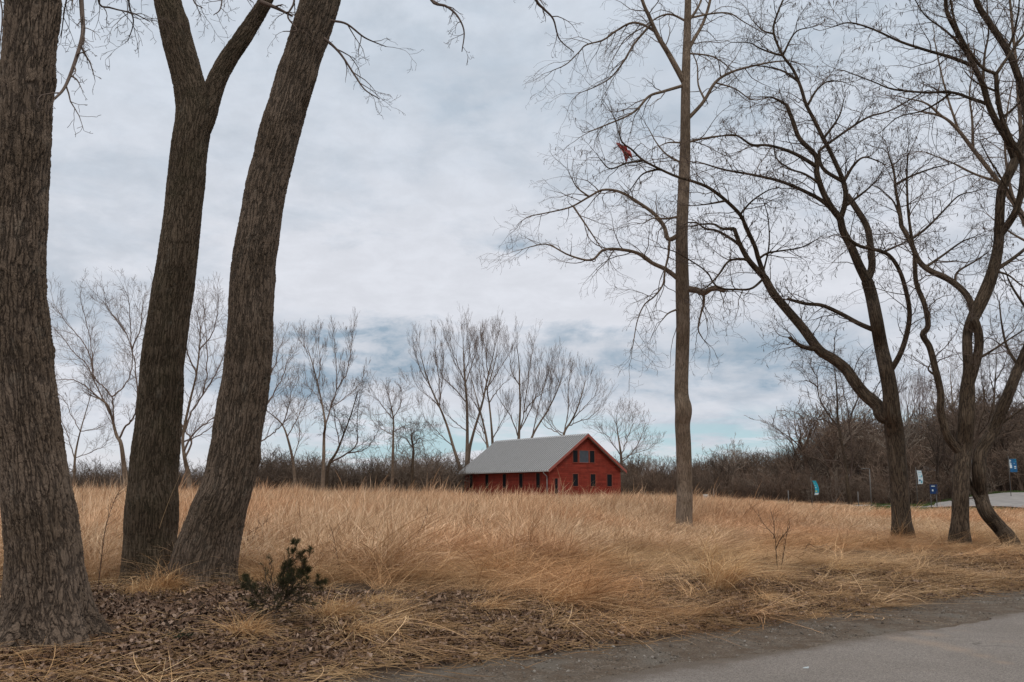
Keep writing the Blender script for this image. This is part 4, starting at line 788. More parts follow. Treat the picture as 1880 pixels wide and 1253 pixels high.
# --- wood and hedge masses (uncountable): bare shrubs and small trees instanced densely
def shrub_proto(nm, seed, h, nst, spread, mat, rmin=.013, spec_up=.05, tree=False):
    R = random.Random(seed); out = []; S = dict(n=[5, 4, 3], up=[spec_up, .04, .03], wig=[.16, .22, .26], kids=[7, 4.6, 0], ang=(.35, .95), ratio=.5, rmin=rmin)
    if tree:
        S['kids'] = [0, 0, 0]; pts = [(0, 0, 0), (R.gauss(0, .1), R.gauss(0, .1), h * .3), (R.gauss(0, .25), R.gauss(0, .25), h * .55)]; out.append((pts, [.22, .17, .11], 0)); S['kids'] = [6, 4.5, 0]
        for k in range(nst):
            u = R.uniform(.25, 1); p = tuple(pts[1][j] * (1 - u) + pts[2][j] * u for j in range(3)); a = R.uniform(0, 2 * pi); tl = R.uniform(.2, 1.1)
            grow(out, p, nrmz((cos(a) * tl, sin(a) * tl, 1)), h * .5 * R.uniform(.7, 1.05), .06, 0, S, R)
    else:
        for k in range(nst):
            a = R.uniform(0, 2 * pi); r = spread * math.sqrt(R.random()); tl = R.uniform(.05, .75); b_ = R.uniform(0, 2 * pi)
            grow(out, (r * cos(a), r * sin(a), -.1), nrmz((cos(b_) * tl, sin(b_) * tl, 1)), h * R.uniform(.55, 1.05), .035, 0, S, R)
    return tubes(nm, [(a, b_) for a, b_, _ in out], 3, mat, link=False, smooth=False)
def mass(name, x, y, hs, protos, label, lo=.75, hi=1.25):
    n = len(x); s = NP.uniform(lo, hi, n) * hs
    scatter(name, np.stack([x, y, terr(x, y)], 1), np.stack([NP.normal(0, .06, n), NP.normal(0, .06, n), NP.uniform(0, 6.3, n)], 1), np.stack([s * NP.uniform(.9, 1.3, n), s * NP.uniform(.9, 1.3, n), s], 1), NP.integers(0, len(protos), n), protos, label, 'wood')
def wood_mat(name, stops):
    m, t, b, out = newmat(name); oi = t.node('ShaderNodeObjectInfo').outputs['Random']
    t.put(b.inputs['Base Color'], t.ramp(oi, stops)); return m
M['brush'] = wood_mat('brush', [(0, (.055, .040, .031)), (.5, (.10, .072, .054)), (1, (.17, .13, .10))])
M['woodtw'] = wood_mat('wood_twigs', [(0, (.050, .036, .028)), (.45, (.095, .066, .048)), (.8, (.15, .098, .070)), (1, (.20, .165, .135))])
sb = [shrub_proto('brush_%d' % k, 300 + k, 4.4, 13, 1.2, M['brush'], .012) for k in range(4)]
n = 620; y = NP.uniform(121, 150, n); u = NP.uniform(-.60, .02, n); x = u * y
hs = np.where(u < -.28, .82, 1.0) * (1 + .10 * np.sin(x * .35) + .08 * np.sin(x * .9))
k = ~in_barn(x, y)
mass('hedge_thicket', x[k], y[k], hs[k], sb, 'dense brown leafless thicket lining the far left side of the field')
st2 = [shrub_proto('woodtree_%d' % k, 320 + k, 8.0, 14, 0, M['woodtw'], .016, .04, True) for k in range(6)] + [shrub_proto('woodshrub_%d' % k, 330 + k, 5.0, 14, 1.6, M['woodtw'], .014) for k in range(3)]
n = 950; y = np.sqrt(NP.uniform(124 ** 2, 225 ** 2, n)); u = NP.uniform(.10, .62, n); x = u * y
hs = .58 + .14 * ss(.15, .22, u) + .44 * ss(.25, .33, u) - .12 * ss(.38, .5, u) + .07 * np.sin(u * 60)
hs = hs * (1 - .25 * ss(.30, .36, u) * ss(170, 200, y)); hs[(np.arange(n) < 75) & (u > .29)] *= 1.4
mass('bare_wood', x, y, hs, st2, 'brown leafless wood covering the rise beyond the field on the right', .55, 1.3)
n = 420; y = NP.uniform(118, 134, n); u = NP.uniform(.09, .60, n); x = u * y
k = y > 121 + 4 * ss(.4, .5, u)
mass('wood_edge', x[k], y[k], .62 + 0 * x[k], [shrub_proto('edge_%d' % k_, 340 + k_, 5.0, 14, 1.4, M['woodtw'], .012) for k_ in range(3)], 'low dark undergrowth along the foot of the wood on the right')

# ------------------------------------------------------------ red barn
m, t, b, out = newmat('barn_red'); M['barn'] = m
ob = t.node('ShaderNodeTexCoord').outputs['Object']; sp_ = t.node('ShaderNodeSeparateXYZ'); t.l.new(ob, sp_.inputs[0])
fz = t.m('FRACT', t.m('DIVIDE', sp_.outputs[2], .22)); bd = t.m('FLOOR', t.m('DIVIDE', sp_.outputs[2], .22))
cbv = t.node('ShaderNodeCombineXYZ'); t.put(cbv.inputs[2], t.m('MULTIPLY', bd, 3.7)); t.put(cbv.inputs[0], t.m('MULTIPLY', t.m('ADD', sp_.outputs[0], sp_.outputs[1]), .25))
nb = t.noise(cbv.outputs[0], 1.0, 2); nf = t.noise(ob, 2.2, 5, .6)
c = t.mix(t.sm(nb, .3, .7), (.17, .024, .015), (.26, .040, .025)); c = t.mix(t.sm(nf, .40, .75, 0, .65), c, (.12, .022, .014))
wz = t.noise(t.map(ob, (1.2, 1.2, .12)), 1.6, 6, .7); c = t.mix(t.m('MULTIPLY', t.sm(wz, .52, .74), .45), c, (.30, .10, .07))
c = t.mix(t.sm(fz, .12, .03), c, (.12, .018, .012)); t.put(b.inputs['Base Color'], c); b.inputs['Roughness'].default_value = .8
bp = t.node('ShaderNodeBump'); t.put(bp.inputs['Height'], fz); bp.inputs['Distance'].default_value = .03; t.l.new(bp.outputs[0], b.inputs['Normal'])
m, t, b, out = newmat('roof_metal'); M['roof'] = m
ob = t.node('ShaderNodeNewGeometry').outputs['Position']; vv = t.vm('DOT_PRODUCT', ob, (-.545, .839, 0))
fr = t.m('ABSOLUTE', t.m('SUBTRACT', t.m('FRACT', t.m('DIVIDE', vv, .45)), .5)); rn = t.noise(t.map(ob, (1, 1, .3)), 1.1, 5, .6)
c = t.mix(t.sm(rn, .3, .75), (.36, .37, .385), (.44, .45, .465)); c = t.mix(t.sm(fr, .28, .38), c, (.18, .182, .185))  # rib shading put into the sheet colour as dark bands
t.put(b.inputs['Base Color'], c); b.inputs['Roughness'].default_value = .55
M['trim'] = flat_mat('red_trim', (.26, .075, .058), .6)
M['gutter'] = flat_mat('gutter_metal', (.36, .35, .34), .5)
M['frame'] = flat_mat('window_frame', (.22, .055, .035), .6)
m, t, b, out = newmat('dark_glass_and_gap'); M['glass_and_gap'] = m; b.inputs['Base Color'].default_value = (.008, .009, .011, 1); b.inputs['Roughness'].default_value = .3; b.inputs['Specular IOR Level'].default_value = .1
M['louver'] = flat_mat('louver', (.075, .085, .10), .6)
bz = terr1(8, 118) - .05; ZE = 4.38; RZ = 8.12; W_, L_ = 10.0, 18.4
org = (BARN[0], BARN[1], 0); AX = ((BG[0], BG[1], 0), (BL[0], BL[1], 0), (0, 0, 1))
barn = empty('red_barn', (BARN[0], BARN[1], bz), 'red clapboard barn with grey metal gable roof standing in tall dry grass', 'barn')
def bp_(u, v, z): return (org[0] + AX[0][0] * u + AX[1][0] * v, org[1] + AX[0][1] * u + AX[1][1] * v, z)
V = []
for v in (0, L_): V += [bp_(0, v, bz - .3), bp_(W_, v, bz - .3), bp_(W_, v, ZE), bp_(W_ / 2, v, RZ - .16), bp_(0, v, ZE)]
mk('wall', V, [np.array([(0, 1, 6, 5), (1, 2, 7, 6), (4, 0, 5, 9)]), np.array([(4, 3, 2, 1, 0)[::-1], (5, 6, 7, 8, 9)[::-1]])], M['barn'], barn)
slope = (RZ - ZE) / (W_ / 2)
def roof_side(sg):
    mb = MB(); ov = .45; v0, v1 = -.55, L_ + .55
    def P(q, v, dz):   # q distance from ridge horizontally
        u = W_ / 2 + sg * q; return bp_(u, v, RZ - slope * q + dz)
    q1 = W_ / 2 + ov; th = .12
    mb.add([P(0, v0, 0), P(0, v1, 0), P(q1, v1, 0), P(q1, v0, 0), P(0, v0, -th), P(0, v1, -th), P(q1, v1, -th), P(q1, v0, -th)], [(0, 1, 2, 3), (4, 7, 6, 5), (0, 3, 7, 4), (1, 5, 6, 2), (3, 2, 6, 7), (0, 4, 5, 1)])
    v = v0 + .02
    while v < v1 - .05:      # raised ribs of the metal sheet
        mb.add([P(.05, v, .003), P(.05, v + .19, .003), P(q1, v + .19, .003), P(q1, v, .003), P(.05, v + .05, .11), P(.05, v + .14, .11), P(q1 + .01, v + .14, .11), P(q1 + .01, v + .05, .11)], [(4, 5, 6, 7), (0, 3, 7, 4), (1, 5, 6, 2), (3, 2, 6, 7), (0, 4, 5, 1)])
        v += .45
    return mb
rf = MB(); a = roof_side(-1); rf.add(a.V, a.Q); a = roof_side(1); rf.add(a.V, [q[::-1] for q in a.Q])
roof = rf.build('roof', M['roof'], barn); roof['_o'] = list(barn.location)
mb = MB()
rid = [bp_(W_ / 2 - .25, -.57, RZ - .12), bp_(W_ / 2, -.57, RZ + .09), bp_(W_ / 2 + .25, -.57, RZ - .12), bp_(W_ / 2 - .25, L_ + .57, RZ - .12), bp_(W_ / 2, L_ + .57, RZ + .09), bp_(W_ / 2 + .25, L_ + .57, RZ - .12)]
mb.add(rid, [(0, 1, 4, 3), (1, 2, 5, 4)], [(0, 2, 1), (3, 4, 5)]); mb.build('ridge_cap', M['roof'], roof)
for sg in (-1, 1):      # rake boards on the gable
    mb = MB(); q1 = W_ / 2 + .47
    pts = []
    for q in (0, q1):
        for v in (-.58, -.5505):
            for dz in (.06, -.26): pts.append(bp_(W_ / 2 + sg * q, v, RZ - slope * q + dz))
    mb.add(pts, [(0, 1, 5, 4), (2, 6, 7, 3), (0, 4, 6, 2), (1, 3, 7, 5), (0, 2, 3, 1), (4, 5, 7, 6)]); mb.build('rake_board', M['trim'], roof)
ze = RZ - slope * (W_ / 2 + .45)
mb = MB(); mb.frame_box(org, AX, (-.62, -.55, ze - .16), (-.455, L_ + .55, ze - .02)); mb.build('gutter', M['gutter'], roof)
pts = [bp_(-.54, .35, ze - .15), bp_(-.54, .35, ze - .3), bp_(-.10, .35, ze - .65), bp_(-.07, .35, ze - .9), bp_(-.07, .35, bz + .1)]
tubes('downspout', [(pts, [.05] * 5)], 6, M['gutter'], barn)
def opening(name, face, u0, u1, z0, z1, kind):
    """window or door built on the gable (face 0) or on the long wall (face 1)"""
    if face == 0: ax = (AX[0], (-AX[1][0], -AX[1][1], 0), AX[2])
    else: ax = (AX[1], (-AX[0][0], -AX[0][1], 0), AX[2])
    f = MB(); w_ = .07; d = .07
    f.frame_box(org, ax, (u0 - w_, 0.003, z0 - w_), (u0, d, z1 + w_)); f.frame_box(org, ax, (u1, 0.003, z0 - w_), (u1 + w_, d, z1 + w_))
    f.frame_box(org, ax, (u0, 0.003, z1), (u1, d - .002, z1 + w_)); f.frame_box(org, ax, (u0, 0.003, z0 - w_), (u1, d + .03, z0))
    o = bpy.data.objects.new
    if kind == 'window':
        w0 = f.build('window', M['frame'], barn); w0['_o'] = list(barn.location)
        g = MB(); g.frame_box(org, ax, (u0, .004, z0), (u1, .02, z1)); g.build('pane', M['glass_and_gap'], w0)
    elif kind == 'louver':
        w0 = f.build('louver_vent', M['frame'], barn); w0['_o'] = list(barn.location)
        g = MB(); z = z0; g.frame_box(org, ax, (u0, .004, z0), (u1, .010, z1))
        while z < z1 - .04:
            g.add([tuple(org[m] + ax[0][m] * a_ + ax[1][m] * b_ + (c_ if m == 2 else 0) for m in range(3)) for a_, b_, c_ in ((u0, .06, z), (u1, .06, z), (u1, .012, z + .07), (u0, .012, z + .07))], [(0, 1, 2, 3)]); z += .095
        g.build('slats', M['louver'], w0)
    else:
        w0 = f.build('door', M['frame'], barn); w0['_o'] = list(barn.location)
        g = MB(); g.frame_box(org, ax, (u0, .004, z0), (u0 + .40, .02, z1)); g.build('pane', M['glass_and_gap'], w0)  # dark sheet painted for the shade inside the open half of the doorway
        g = MB(); g.frame_box(org, ax, (u0 + .40, .004, z0), (u1, .045, z1)); g.build('door_panel', M['trim'], w0)
        g = MB(); g.frame_box(org, ax, (u0 + .46, .045, z0 + .95), (u0 + .50, .10, z0 + 1.1)); g.build('handle', M['gutter'], w0)
opening('door', 0, .70, 1.48, bz + .05, 3.15, 'door')
for u0 in (3.17, 5.62, 7.98): opening('window', 0, u0, u0 + .70, 2.32, 3.66, 'window')
opening('w', 0, 3.20, 3.86, 4.95, 6.28, 'window'); opening('l', 0, 4.10, 5.38, 4.95, 6.28, 'louver'); opening('w', 0, 5.55, 6.22, 4.95, 6.28, 'window')
for v0 in (1.75, 5.2, 8.7, 12.6, 16.3): opening('w', 1, v0, v0 + .75, 2.15, 3.75, 'window')

# ------------------------------------------------------------ street furniture far right
M['teal'] = flat_mat('teal_cloth', (.02, .25, .34), .7); M['blue'] = flat_mat('blue_cloth', (.015, .085, .19), .7); M['white'] = flat_mat('white_cloth', (.46, .52, .55), .7)
M['metal'] = flat_mat('pole_metal', (.09, .085, .08), .5); M['navy'] = flat_mat('navy_paint', (.008, .03, .10), .4); M['yellow'] = flat_mat('yellow_cloth', (.45, .42, .05), .7)
def banner(px, ytop, ybot, wpx, Yd, label, style, curve=0.0, side=1):
    x0, _, zt = at(px, ytop, Yd); zb = at(px, ybot, Yd)[2]; wd_ = wpx / 1828 * Yd; gz = terr1(x0, Yd); H = zt - zb
    o = empty('banner_pole', (x0 - side * .1, Yd, gz), label, 'banner pole', 'banner poles by the far road')
    xp = x0 - side * .1
    tubes('pole', [([(xp, Yd, gz - .2), (xp, Yd, zt + .35)], [.04, .03])], 8, M['metal'], o)
    tubes('bracket', [([(xp, Yd, zt + .02), (x0 + side * wd_, Yd, zt + .02)], [.015, .015])], 5, M['metal'], o)
    tubes('bracket', [([(xp, Yd, zb - .02), (x0 + side * wd_, Yd, zb - .02)], [.015, .015])], 5, M['metal'], o)
    def strip(f0, f1, a, b_, off):
        mb = MB(); n = 6; V = []
        for i in range(n + 1):
            f = f0 + (f1 - f0) * i / n; z = zt - H * f; dx = curve * (math.sin(f * pi * .8))
            for e in (a, b_):
                for q in (-off, off): V.append((x0 + side * wd_ * e + dx, Yd + q + .04 * math.sin(f * 5 + e), z))
        Q = []
        for i in range(n):
            k = i * 4; Q += [(k, k + 2, k + 6, k + 4), (k + 1, k + 5, k + 7, k + 3), (k, k + 4, k + 5, k + 1), (k + 2, k + 3, k + 7, k + 6)]
        Q += [(0, 1, 3, 2), (n * 4, n * 4 + 2, n * 4 + 3, n * 4 + 1)]
        mb.add(V, Q); return mb
    base, marks = style
    bo = strip(0, 1, 0, 1, .006).build('banner_cloth', M[base], o); bo['_o'] = list(o.location)
    for (f0, f1, a, b_, mt_) in marks: strip(f0, f1, a, b_, .010).build('printed_band', M[mt_], bo)
    return o
banner(1491, 883, 909, 7, 96, 'slim teal banner on a pole, bowed by wind, left of the forked trunk', ('teal', [(.05, .22, .15, .6, 'white'), (.3, .5, .1, .42, 'white'), (.38, .62, .6, .8, 'blue'), (.7, .78, .1, .5, 'yellow'), (.86, 1.0, 0, 1, 'white')]), .25)
banner(1683, 864, 889, 8.5, 104, 'pale blue and white banner on a pole just right of the forked trunk', ('white', [(.08, .2, .2, .9, 'teal'), (.2, .42, .2, .42, 'teal'), (.2, .42, .7, .9, 'teal'), (.42, .5, .2, .9, 'teal'), (.66, .8, .15, .5, 'blue'), (.74, .92, .6, .85, 'teal')]), .1)
banner(1786, 850, 882, 5, 112, 'dark banner with white marks glimpsed between the twisted and leaning trunks', ('navy', [(.1, .2, .3, .9, 'white'), (.4, .52, .2, .8, 'white'), (.68, .9, .3, .7, 'white')]), 0)
banner(1853, 843, 867, 13, 112, 'blue banner with white lettering on a pole near the right edge', ('blue', [(.05, .7, 0.0, .3, 'white'), (.3, .42, .5, .72, 'white'), (.55, .62, .6, .85, 'white'), (.68, .74, .6, .85, 'white'), (0, .3, .62, .95, 'teal')]), 0)
# thin light pole
p = at(1600, 930, 108); q = at(1597, 861, 108); gz = terr1(p[0], 108)
lp = empty('light_pole', (p[0], 108, gz), 'thin pale metal lamp pole in front of the wood, left of the forked trunk', 'lamp pole')
M['pale_metal'] = flat_mat('pale_metal', (.12, .115, .11), .5)
tubes('pole', [([(p[0], 108, gz - .2), (p[0], 108, gz + 2), (p[0], 108, q[2])], [.07, .06, .045])], 8, M['pale_metal'], lp)
tubes('arm', [([(p[0], 108, q[2] - .05), (p[0] - .25, 108, q[2] + .03), (p[0] - .55, 108, q[2] + .02)], [.035, .03, .03])], 6, M['pale_metal'], lp)
mb = MB(); mb.box((p[0] - .85, 107.88, q[2] - .03), (p[0] - .5, 108.12, q[2] + .06)); mb.build('lamp_head', M['pale_metal'], lp)
# blue drop box on posts
p = at(1714, 896, 100); gz = terr1(p[0], 100); zt = at(1714, 890, 100)[2]; zb = at(1714, 907, 100)[2]
bx = empty('notice_board', (p[0], 100, gz), 'dark blue square sign board on two posts between the forked and twisted trunks', 'sign')
hw = 6.5 / 1828 * 100
mb = MB(); mb.box((p[0] - hw, 99.95, zb), (p[0] + hw, 100.05, zt)); bo = mb.build('board', M['navy'], bx); bo['_o'] = list(bx.location)
mb = MB(); mb.box((p[0] - hw * .7, 99.935, zt - .2), (p[0] + hw * .3, 99.948, zt - .12)); mb.box((p[0] - hw * .55, 99.935, zb + .25), (p[0] - hw * .15, 99.948, zb + .42)); mb.build('printed_mark', M['white'], bo)
for s_ in (-1, 1): tubes('post', [([(p[0] + s_ * hw * .8, 100.11, gz - .2), (p[0] + s_ * hw * .8, 100.11, zb + .2)], [.05, .05])], 6, M['metal'], bx)
# small pale sign at the field edge right of the slender tree
p = at(1296, 915, 90); gz = terr1(p[0], 90); zt = at(1296, 908, 90)[2]; zb = at(1296, 920, 90)[2]
sg = empty('small_sign', (p[0], 90, gz), 'small pale sign standing in the grass just right of the slender tree', 'sign')
mb = MB(); mb.box((p[0] - .24, 89.97, zb), (p[0] + .24, 90.03, zt)); bo = mb.build('panel', M['white'], sg); bo['_o'] = list(sg.location)
mb = MB(); mb.box((p[0] - .13, 89.955, zb + .12), (p[0] + .15, 89.967, zt - .14)); mb.build('printed_mark', M['blue'], bo)
for s_ in (-1, 1): tubes('post', [([(p[0] + s_ * .17, 90.06, gz - .2), (p[0] + s_ * .17, 90.06, zb + .1)], [.03, .03])], 6, M['metal'], sg)
for px_, yt, lb in ((1310, 897, 'thin pale post right of the small sign'), (1447, 901, 'short pale post left of the teal banner'), (1575, 903, 'short pale post between the dark tree and the lamp pole')):
    p = at(px_, yt, 98); gz = terr1(p[0], 98); tag(tubes('marker_post', [([(p[0], 98, gz - .2), (p[0], 98, p[2])], [.045, .045])], 6, M['pale_metal']), lb, 'post', 'pale marker posts before the wood')
# two houses half hidden by the wood
M['stucco'] = flat_mat('stucco', (.24, .17, .14), .8); M['slate'] = flat_mat('slate', (.10, .085, .08), .8); M['brick'] = flat_mat('brown_brick', (.20, .10, .065), .85)
def house(px0, px1, ye, yr, yb, Yd, mw, label, dep=8):
    a = at(px0, ye, Yd); c_ = at(px1, ye, Yd); zr = at(px0, yr, Yd)[2]; zb = terr1(a[0], Yd) - .5; ze_ = a[2]
    o = empty('house', ((a[0] + c_[0]) / 2, Yd, terr1(a[0], Yd)), label, 'house')
    mb = MB(); mb.box((a[0], Yd, zb), (c_[0], Yd + dep, ze_)); mb.build('wall', mw, o)
    e = .4; m_ = (a[0] + c_[0]) / 2; ins = (c_[0] - a[0]) * .28
    mb = MB(); mb.add([(a[0] - e, Yd - e, ze_ + .003), (c_[0] + e, Yd - e, ze_ + .003), (c_[0] + e, Yd + dep + e, ze_ + .003), (a[0] - e, Yd + dep + e, ze_ + .003), (a[0] + ins, Yd + dep / 2, zr), (c_[0] - ins, Yd + dep / 2, zr)], [(0, 1, 5, 4), (2, 3, 4, 5), (0, 3, 2, 1)], [(1, 2, 5), (3, 0, 4)]); mb.build('roof', M['slate'], o)
    n = max(2, int((c_[0] - a[0]) / 2.2))
    for i in range(n):
        xc = a[0] + (c_[0] - a[0]) * (i + .5) / n; f = MB(); z0 = ze_ - 1.9; f.box((xc - .45, Yd - .05, z0), (xc + .45, Yd - .003, z0 + 1.3)); f_ = f.build('window', M['white'], o); f_['_o'] = list(o.location)
        g = MB(); g.box((xc - .36, Yd - .07, z0 + .09), (xc + .36, Yd - .053, z0 + 1.21)); g.build('pane', M['glass_and_gap'], f_)
house(1678, 1726, 866, 852, 905, 137, M['stucco'], 'pinkish house half hidden by branches right of the forked trunk')
house(1738, 1800, 778, 768, 830, 215, M['brick'], 'brown brick house on top of the wooded hill behind the twisted tree', 10)

# ------------------------------------------------------------ red scrap in the slender tree
m, t, b, out = newmat('red_cloth'); M['red_cloth'] = m
n = t.noise(t.node('ShaderNodeTexCoord').outputs['Object'], 9, 4)
t.put(b.inputs['Base Color'], t.mix(t.sm(n, .35, .65), (.18, .045, .045), (.48, .13, .12)))
tr = t.node('ShaderNodeBsdfTranslucent'); tr.inputs[0].default_value = (.6, .14, .13, 1); mx = t.node('ShaderNodeMixShader'); mx.inputs[0].default_value = .45
t.l.new(b.outputs[0], mx.inputs[1]); t.l.new(tr.outputs[0], mx.inputs[2]); t.l.new(mx.outputs[0], out.inputs[0])
Yk = gp(1659, 992)[1] + .1
outl = [(1130, 262), (1138, 263), (1144, 268), (1151, 270), (1152, 275), (1157, 277), (1160, 285), (1161, 291), (1156, 287), (1153, 291), (1151, 299), (1147, 293), (1145, 283), (1141, 276), (1136, 270)]
cx_, cy_ = 1147, 278; pts = [at(cx_, cy_, Yk - .05)] + [at(a, b_, Yk + .10 * math.sin(i * 1.9)) for i, (a, b_) in enumerate(outl)]
pts2 = [(p_[0], p_[1] + .012, p_[2]) for p_ in pts]; nn_ = len(outl)
T = [(0, 1 + i, 1 + (i + 1) % nn_) for i in range(nn_)]; T2 = [(nn_ + 1, nn_ + 2 + (i + 1) % nn_, nn_ + 2 + i) for i in range(nn_)]
Q = [(1 + i, nn_ + 2 + i, nn_ + 2 + (i + 1) % nn_, 1 + (i + 1) % nn_) for i in range(nn_)]
tag(mk('torn_kite', pts + pts2, [np.array(T + T2), np.array(Q)], M['red_cloth']), 'torn red kite caught in the bare branches left of the slender tree', 'kite')

# ------------------------------------------------------------ plants at the verge
def tussock(px, py, n, h, lean, fan, label, mat='tuss', wd_=.006, spread=.16, rz=0., curl=.9, group='dry grass tussocks on the bank', nm='grass_tussock', cat='tussock', seed=0):
    V, F, tn = blades(n, h, wd_, lean, curl, spread, 7, 0, .5, fan, 500 + seed)
    c, s_ = cos(rz), sin(rz); V = V @ np.array([[c, s_, 0], [-s_, c, 0], [0, 0, 1]])
    p = gp(px, py); o = mk(nm, V, [F], M[mat], None, False, {'tone': ('FLOAT', tn)}); o.location = p
    return tag(o, label, cat, group)
TS = [(300, 1085, 420, .62, .1, .7, 'arching golden tussock at the foot of the two right big trunks', .24, 0), (262, 1092, 160, .4, -.5, .5, 'small low tussock at the foot of the dark Y-forked trunk', .2, 0),
 (452, 1168, 300, .42, .2, .75, 'pale dry tussock spilling towards the road below the small juniper', .16, -.9), (610, 1135, 340, .5, .25, .7, 'orange brown tussock at the road verge right of the small juniper', .2, -.6),
 (650, 1165, 260, .42, 1.1, .5, 'flattened orange tussock sweeping down right to the gravel', .2, -.7), (690, 1110, 220, .36, .6, .6, 'low ragged tussock on leaf litter above the gravel shoulder', .2, -.4), (760, 1150, 200, .32, .9, .6, 'pale straw tussock in the leaf litter left of the shoulder bend', .2, -.5),
 (880, 1120, 240, .4, .8, .6, 'drooping brown tussock over a dark hollow below the barn', .22, -.3), (1010, 1110, 260, .45, 1.2, .5, 'swept-over tussock pointing right at mid bank', .2, -.5), (1160, 1085, 240, .5, -1.2, .5, 'tussock swept to the left beneath the slender tree', .2, .2),
 (1318, 1085, 300, 1.0, .35, .16, 'tall upright pale tussock standing proud by the road right of the slender tree', .2, 0), (1306, 1078, 120, 1.15, -.1, .12, 'thin very straight tall tussock beside the proud pale one', .14, 0), (1375, 1100, 240, .45, 1.5, .4, 'flattened golden tussock right of the proud pale one', .2, -.6), (1530, 1050, 200, .5, .6, .6, 'shaggy tussock under the long arching limb', .2, -.3), (1760, 1005, 130, .28, .4, .5, 'tussock hiding the foot of the twisted tree', .3, 0), (1655, 1000, 130, .28, -.4, .6, 'tussock hiding the foot of the forked tree', .3, 0), (1255, 985, 140, .35, .4, .4, 'grass clump round the foot of the slender tree', .4, 0)]
for i, (a, b_, n, h, ln_, fn_, lb, spd, rz) in enumerate(TS): tussock(a, b_, int(n * 1.3), h * (1.25 if i < 9 else 1.1), ln_, fn_, lb, spread=spd, rz=rz, seed=i, wd_=.0075)
tussock(322, 1178, 150, .24, .1, .6, 'dark green strappy clump in the leaf litter between the big trunks and the road', 'dkgreen', .012, .12, group=None, nm='green_clump', cat='plant', seed=31, curl=.6)
tussock(138, 1240, 60, .11, 0, .8, 'tiny bright green sprout low in the left corner leaf litter', 'green', .008, .04, group=None, nm='green_sprout', cat='plant', seed=32, curl=.5)
# juniper sapling
jp = gp(503, 1150); jr = empty('juniper_sapling', jp, 'small dark evergreen juniper sapling on the bank right of the big trunks', 'shrub')
R = random.Random(77); st = []; nd = []
def jbranch(p, d, L, r, lv):
    n = 7; pts = [p]; rad = [r]
    for i in range(n):
        d = nrmz((d[0] + R.gauss(0, .2), d[1] + R.gauss(0, .2), d[2] + R.gauss(0, .16) + .05)); p = (p[0] + d[0] * L / n, p[1] + d[1] * L / n, p[2] + d[2] * L / n); pts.append(p); rad.append(max(.0015, r * (1 - i / n)))
        if lv < 2:
            for _ in range(1 + (R.random() < .35 + .4 * (lv == 0))): jbranch(p, side_dir(d, R.uniform(.4, .95), R), L * R.uniform(.22, .55) * (1.15 - i / n), r * .5, lv + 1)
        if lv >= 1:
            for _ in range(3):
                q = side_dir(d, R.uniform(.3, .9), R); l = R.uniform(.012, .055); nd.append(([p, (p[0] + q[0] * l, p[1] + q[1] * l, p[2] + q[2] * l)], [.0013, .0006]))
    st.append((pts, rad))
JB = [((0, 0, 1), .80, .0), ((.9, .1, .75), .66, .18), ((.62, -.2, .6), .45, .28), ((-.95, .1, .5), .55, .2), ((-.5, -.3, .5), .38, .3), ((.6, .3, .8), .6, .30), ((-.25, .2, .9), .42, .3), ((.8, 0, .35), .35, .1), ((-.7, -.2, .25), .3, .1), ((.2, -.6, .4), .34, .15)]
for d, L, z in JB: jbranch((jp[0], jp[1], jp[2] + z), nrmz((d[0] * 1.25, d[1] * 1.4, d[2])), L * 1.05, .006, 0 if L > .44 else 1)
tubes('stem', st, 4, M['twig_dark'], jr)
o = tubes('needles', nd, 3, M['needle'], jr)
a_ = o.data.attributes.new('tone', 'FLOAT', 'POINT'); a_.data.foreach_set('value', np.repeat(NP.uniform(0, 1, len(nd)), 6))
# dead stalks and saplings
def stalk(px, py, segs, label, mat, kids, klen, r=.005, group=None, nm='weed_stalk', cat='dead stalk', seed=1, kang=(.4, .9)):
    p = gp(px, py); R = random.Random(seed); out = []; Yd = p[1]; o = empty(nm, p, label, cat, group)
    for f in segs:
        pts = [at(f[i], f[i + 1], Yd) for i in range(0, len(f), 2)]; 
        sp = spline([(*q, 1) for q in pts], max(6, len(pts) * 3))[:, :3]; sp[:, 1] += np.linspace(0, R.uniform(-.15, .15), len(sp))
        rad = np.linspace(r, r * .35, len(sp)); out.append((sp, rad))
        for i in range(2, len(sp)):
            for _ in range(kids):
                d = nrmz(tuple(sp[i] - sp[i - 1])); tmp = []
                grow(tmp, tuple(sp[i]), side_dir(d, R.uniform(*kang), R), klen * R.uniform(.4, 1.2), r * .5, 1, dict(n=[3, 3, 2], up=[.05, .08, .05], wig=[.1, .12, .15], kids=[2, 2, 0], ang=(.4, .8), ratio=.4, rmin=r * .22), R)
                out += [(a, b_) for a, b_, _ in tmp]
    tubes('stem', out, 4, mat, o); return o
M['stalk'] = twig_mat('stalk', (.05, .03, .02), (.09, .055, .038)); M['pale_stalk'] = twig_mat('pale_stalk', (.30, .20, .11), (.42, .29, .17))
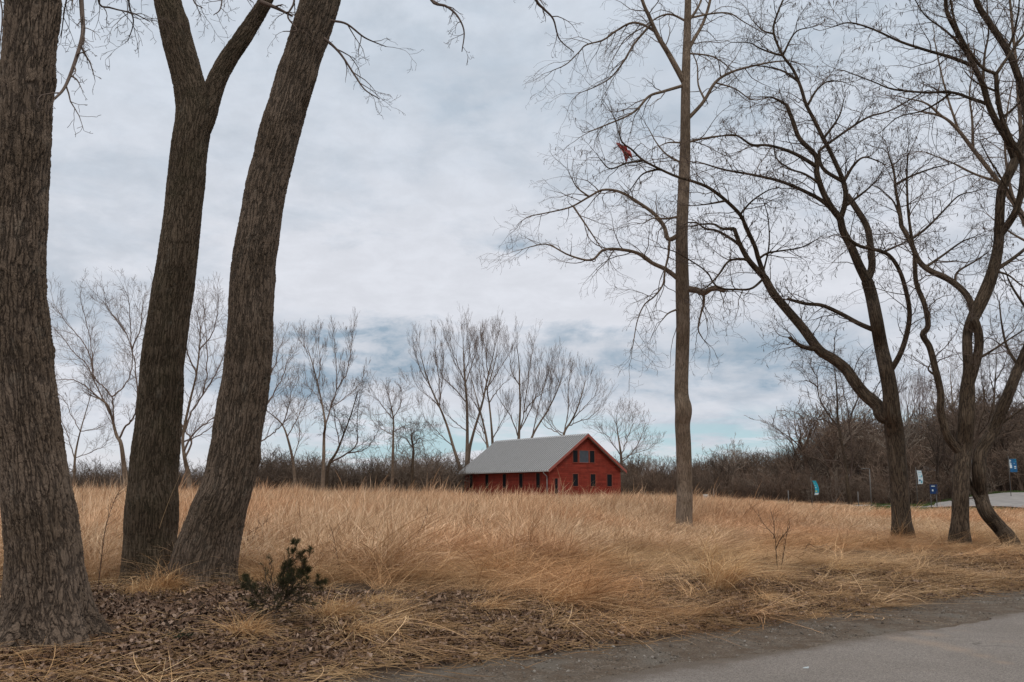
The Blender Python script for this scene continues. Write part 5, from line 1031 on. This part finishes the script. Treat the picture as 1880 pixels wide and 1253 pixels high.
SK = [(178, 1094, [[178, 1094, 184, 1030, 188, 980, 200, 930, 212, 902]], 'tall dark weed stalk between the thickest trunk and the Y trunk'), (155, 1010, [[150, 1060, 152, 980, 155, 896]], 'upright weed stalk with a seed head hugging the thickest trunk'), (168, 1092, [[168, 1092, 160, 1060, 152, 1040]], 'short bent stalk right of the thickest trunk foot'),
 (430, 1045, [[440, 1040, 460, 1000, 478, 962], [450, 1045, 452, 1000, 460, 980]], 'branching dark weed right of the leaning big trunk'), (468, 1035, [[468, 1035, 482, 990, 484, 965, 494, 955]], 'second dark weed stalk just above the juniper'), (620, 1060, [[626, 1060, 620, 1020, 612, 975]], 'lone thin dark stalk right of the juniper'),
 (700, 1040, [[700, 1060, 740, 1010, 765, 985, 785, 940]], 'leaning dark bramble cane left of the barn'), (850, 1020, [[860, 1030, 880, 995, 895, 955]], 'short leaning dark cane below the barn')]
for i, (a, b_, sg_, lb) in enumerate(SK): stalk(a, b_, sg_, lb, M['stalk'], 2, .13, .0075, 'dead weed stalks in the grass', seed=600 + i)
for i, (a, b_, sg_, lb) in enumerate([(250, 1070, [[245, 1072, 250, 1020, 262, 960, 290, 905]], 'long pale grass stalk curving in front of the Y trunk'), (265, 1072, [[262, 1075, 285, 1000, 310, 930, 338, 868]], 'longest pale grass stalk crossing the Y trunk'), (365, 1070, [[365, 1068, 395, 1035, 424, 1000]], 'pale grass stalk slanting across the leaning big trunk'), (234, 1070, [[232, 1075, 240, 1040, 252, 1005]], 'short pale grass stalk at the left side of the Y trunk')]):
    stalk(a, b_, sg_, lb, M['pale_stalk'], 0, .1, .006, 'pale grass stalks before the big trunks', nm='grass_stalk', cat='grass stalk', seed=650 + i)
stalk(1428, 1052, [[1428, 1052, 1424, 1010, 1421, 985, 1405, 968, 1385, 940], [1424, 1010, 1432, 990, 1448, 970], [1421, 990, 1422, 965, 1418, 945], [1434, 1045, 1440, 1000, 1442, 975]], 'leafless reddish sapling standing in the grass right of the slender tree', M['stalk'], 1, .2, .008, nm='bare_sapling', cat='sapling', seed=700)
stalk(1472, 1022, [[1472, 1024, 1484, 1000, 1500, 1006, 1520, 1002, 1535, 1020], [1478, 1012, 1490, 1008, 1505, 1016]], 'thorny bramble arching low over the matted grass', M['stalk'], 1, .12, .008, nm='bramble', cat='bramble', seed=701)
# fallen stick, paper scraps
p = gp(28, 1213); q = gp(88, 1205); tag(tubes('fallen_stick', [([(p[0], p[1], p[2] + .05), ((p[0] + q[0]) / 2, (p[1] + q[1]) / 2, p[2] + .065), (q[0], q[1], q[2] + .05)], [.009, .012, .007])], 6, M['pale_stalk']), 'pale fallen stick lying on leaves below the thickest trunk', 'stick')
p = gp(1480, 1232); mb = MB(); mb.add([(p[0] - .03, p[1], .026), (p[0] + .015, p[1] - .015, .03), (p[0] + .03, p[1] + .01, .036), (p[0] - .01, p[1] + .02, .028), (p[0] - .03, p[1], .022), (p[0] + .015, p[1] - .015, .0225), (p[0] + .03, p[1] + .01, .0225), (p[0] - .01, p[1] + .02, .0225)], [(0, 1, 2, 3), (0, 4, 5, 1), (1, 5, 6, 2), (2, 6, 7, 3), (3, 7, 4, 0)])
tag(mb.build('paper_scrap', M['white']), 'small white paper scrap lying on the asphalt', 'litter')

# clean up the helper property
for o in bpy.data.objects:
    if '_o' in o: del o['_o']
sc.render.engine = 'CYCLES'
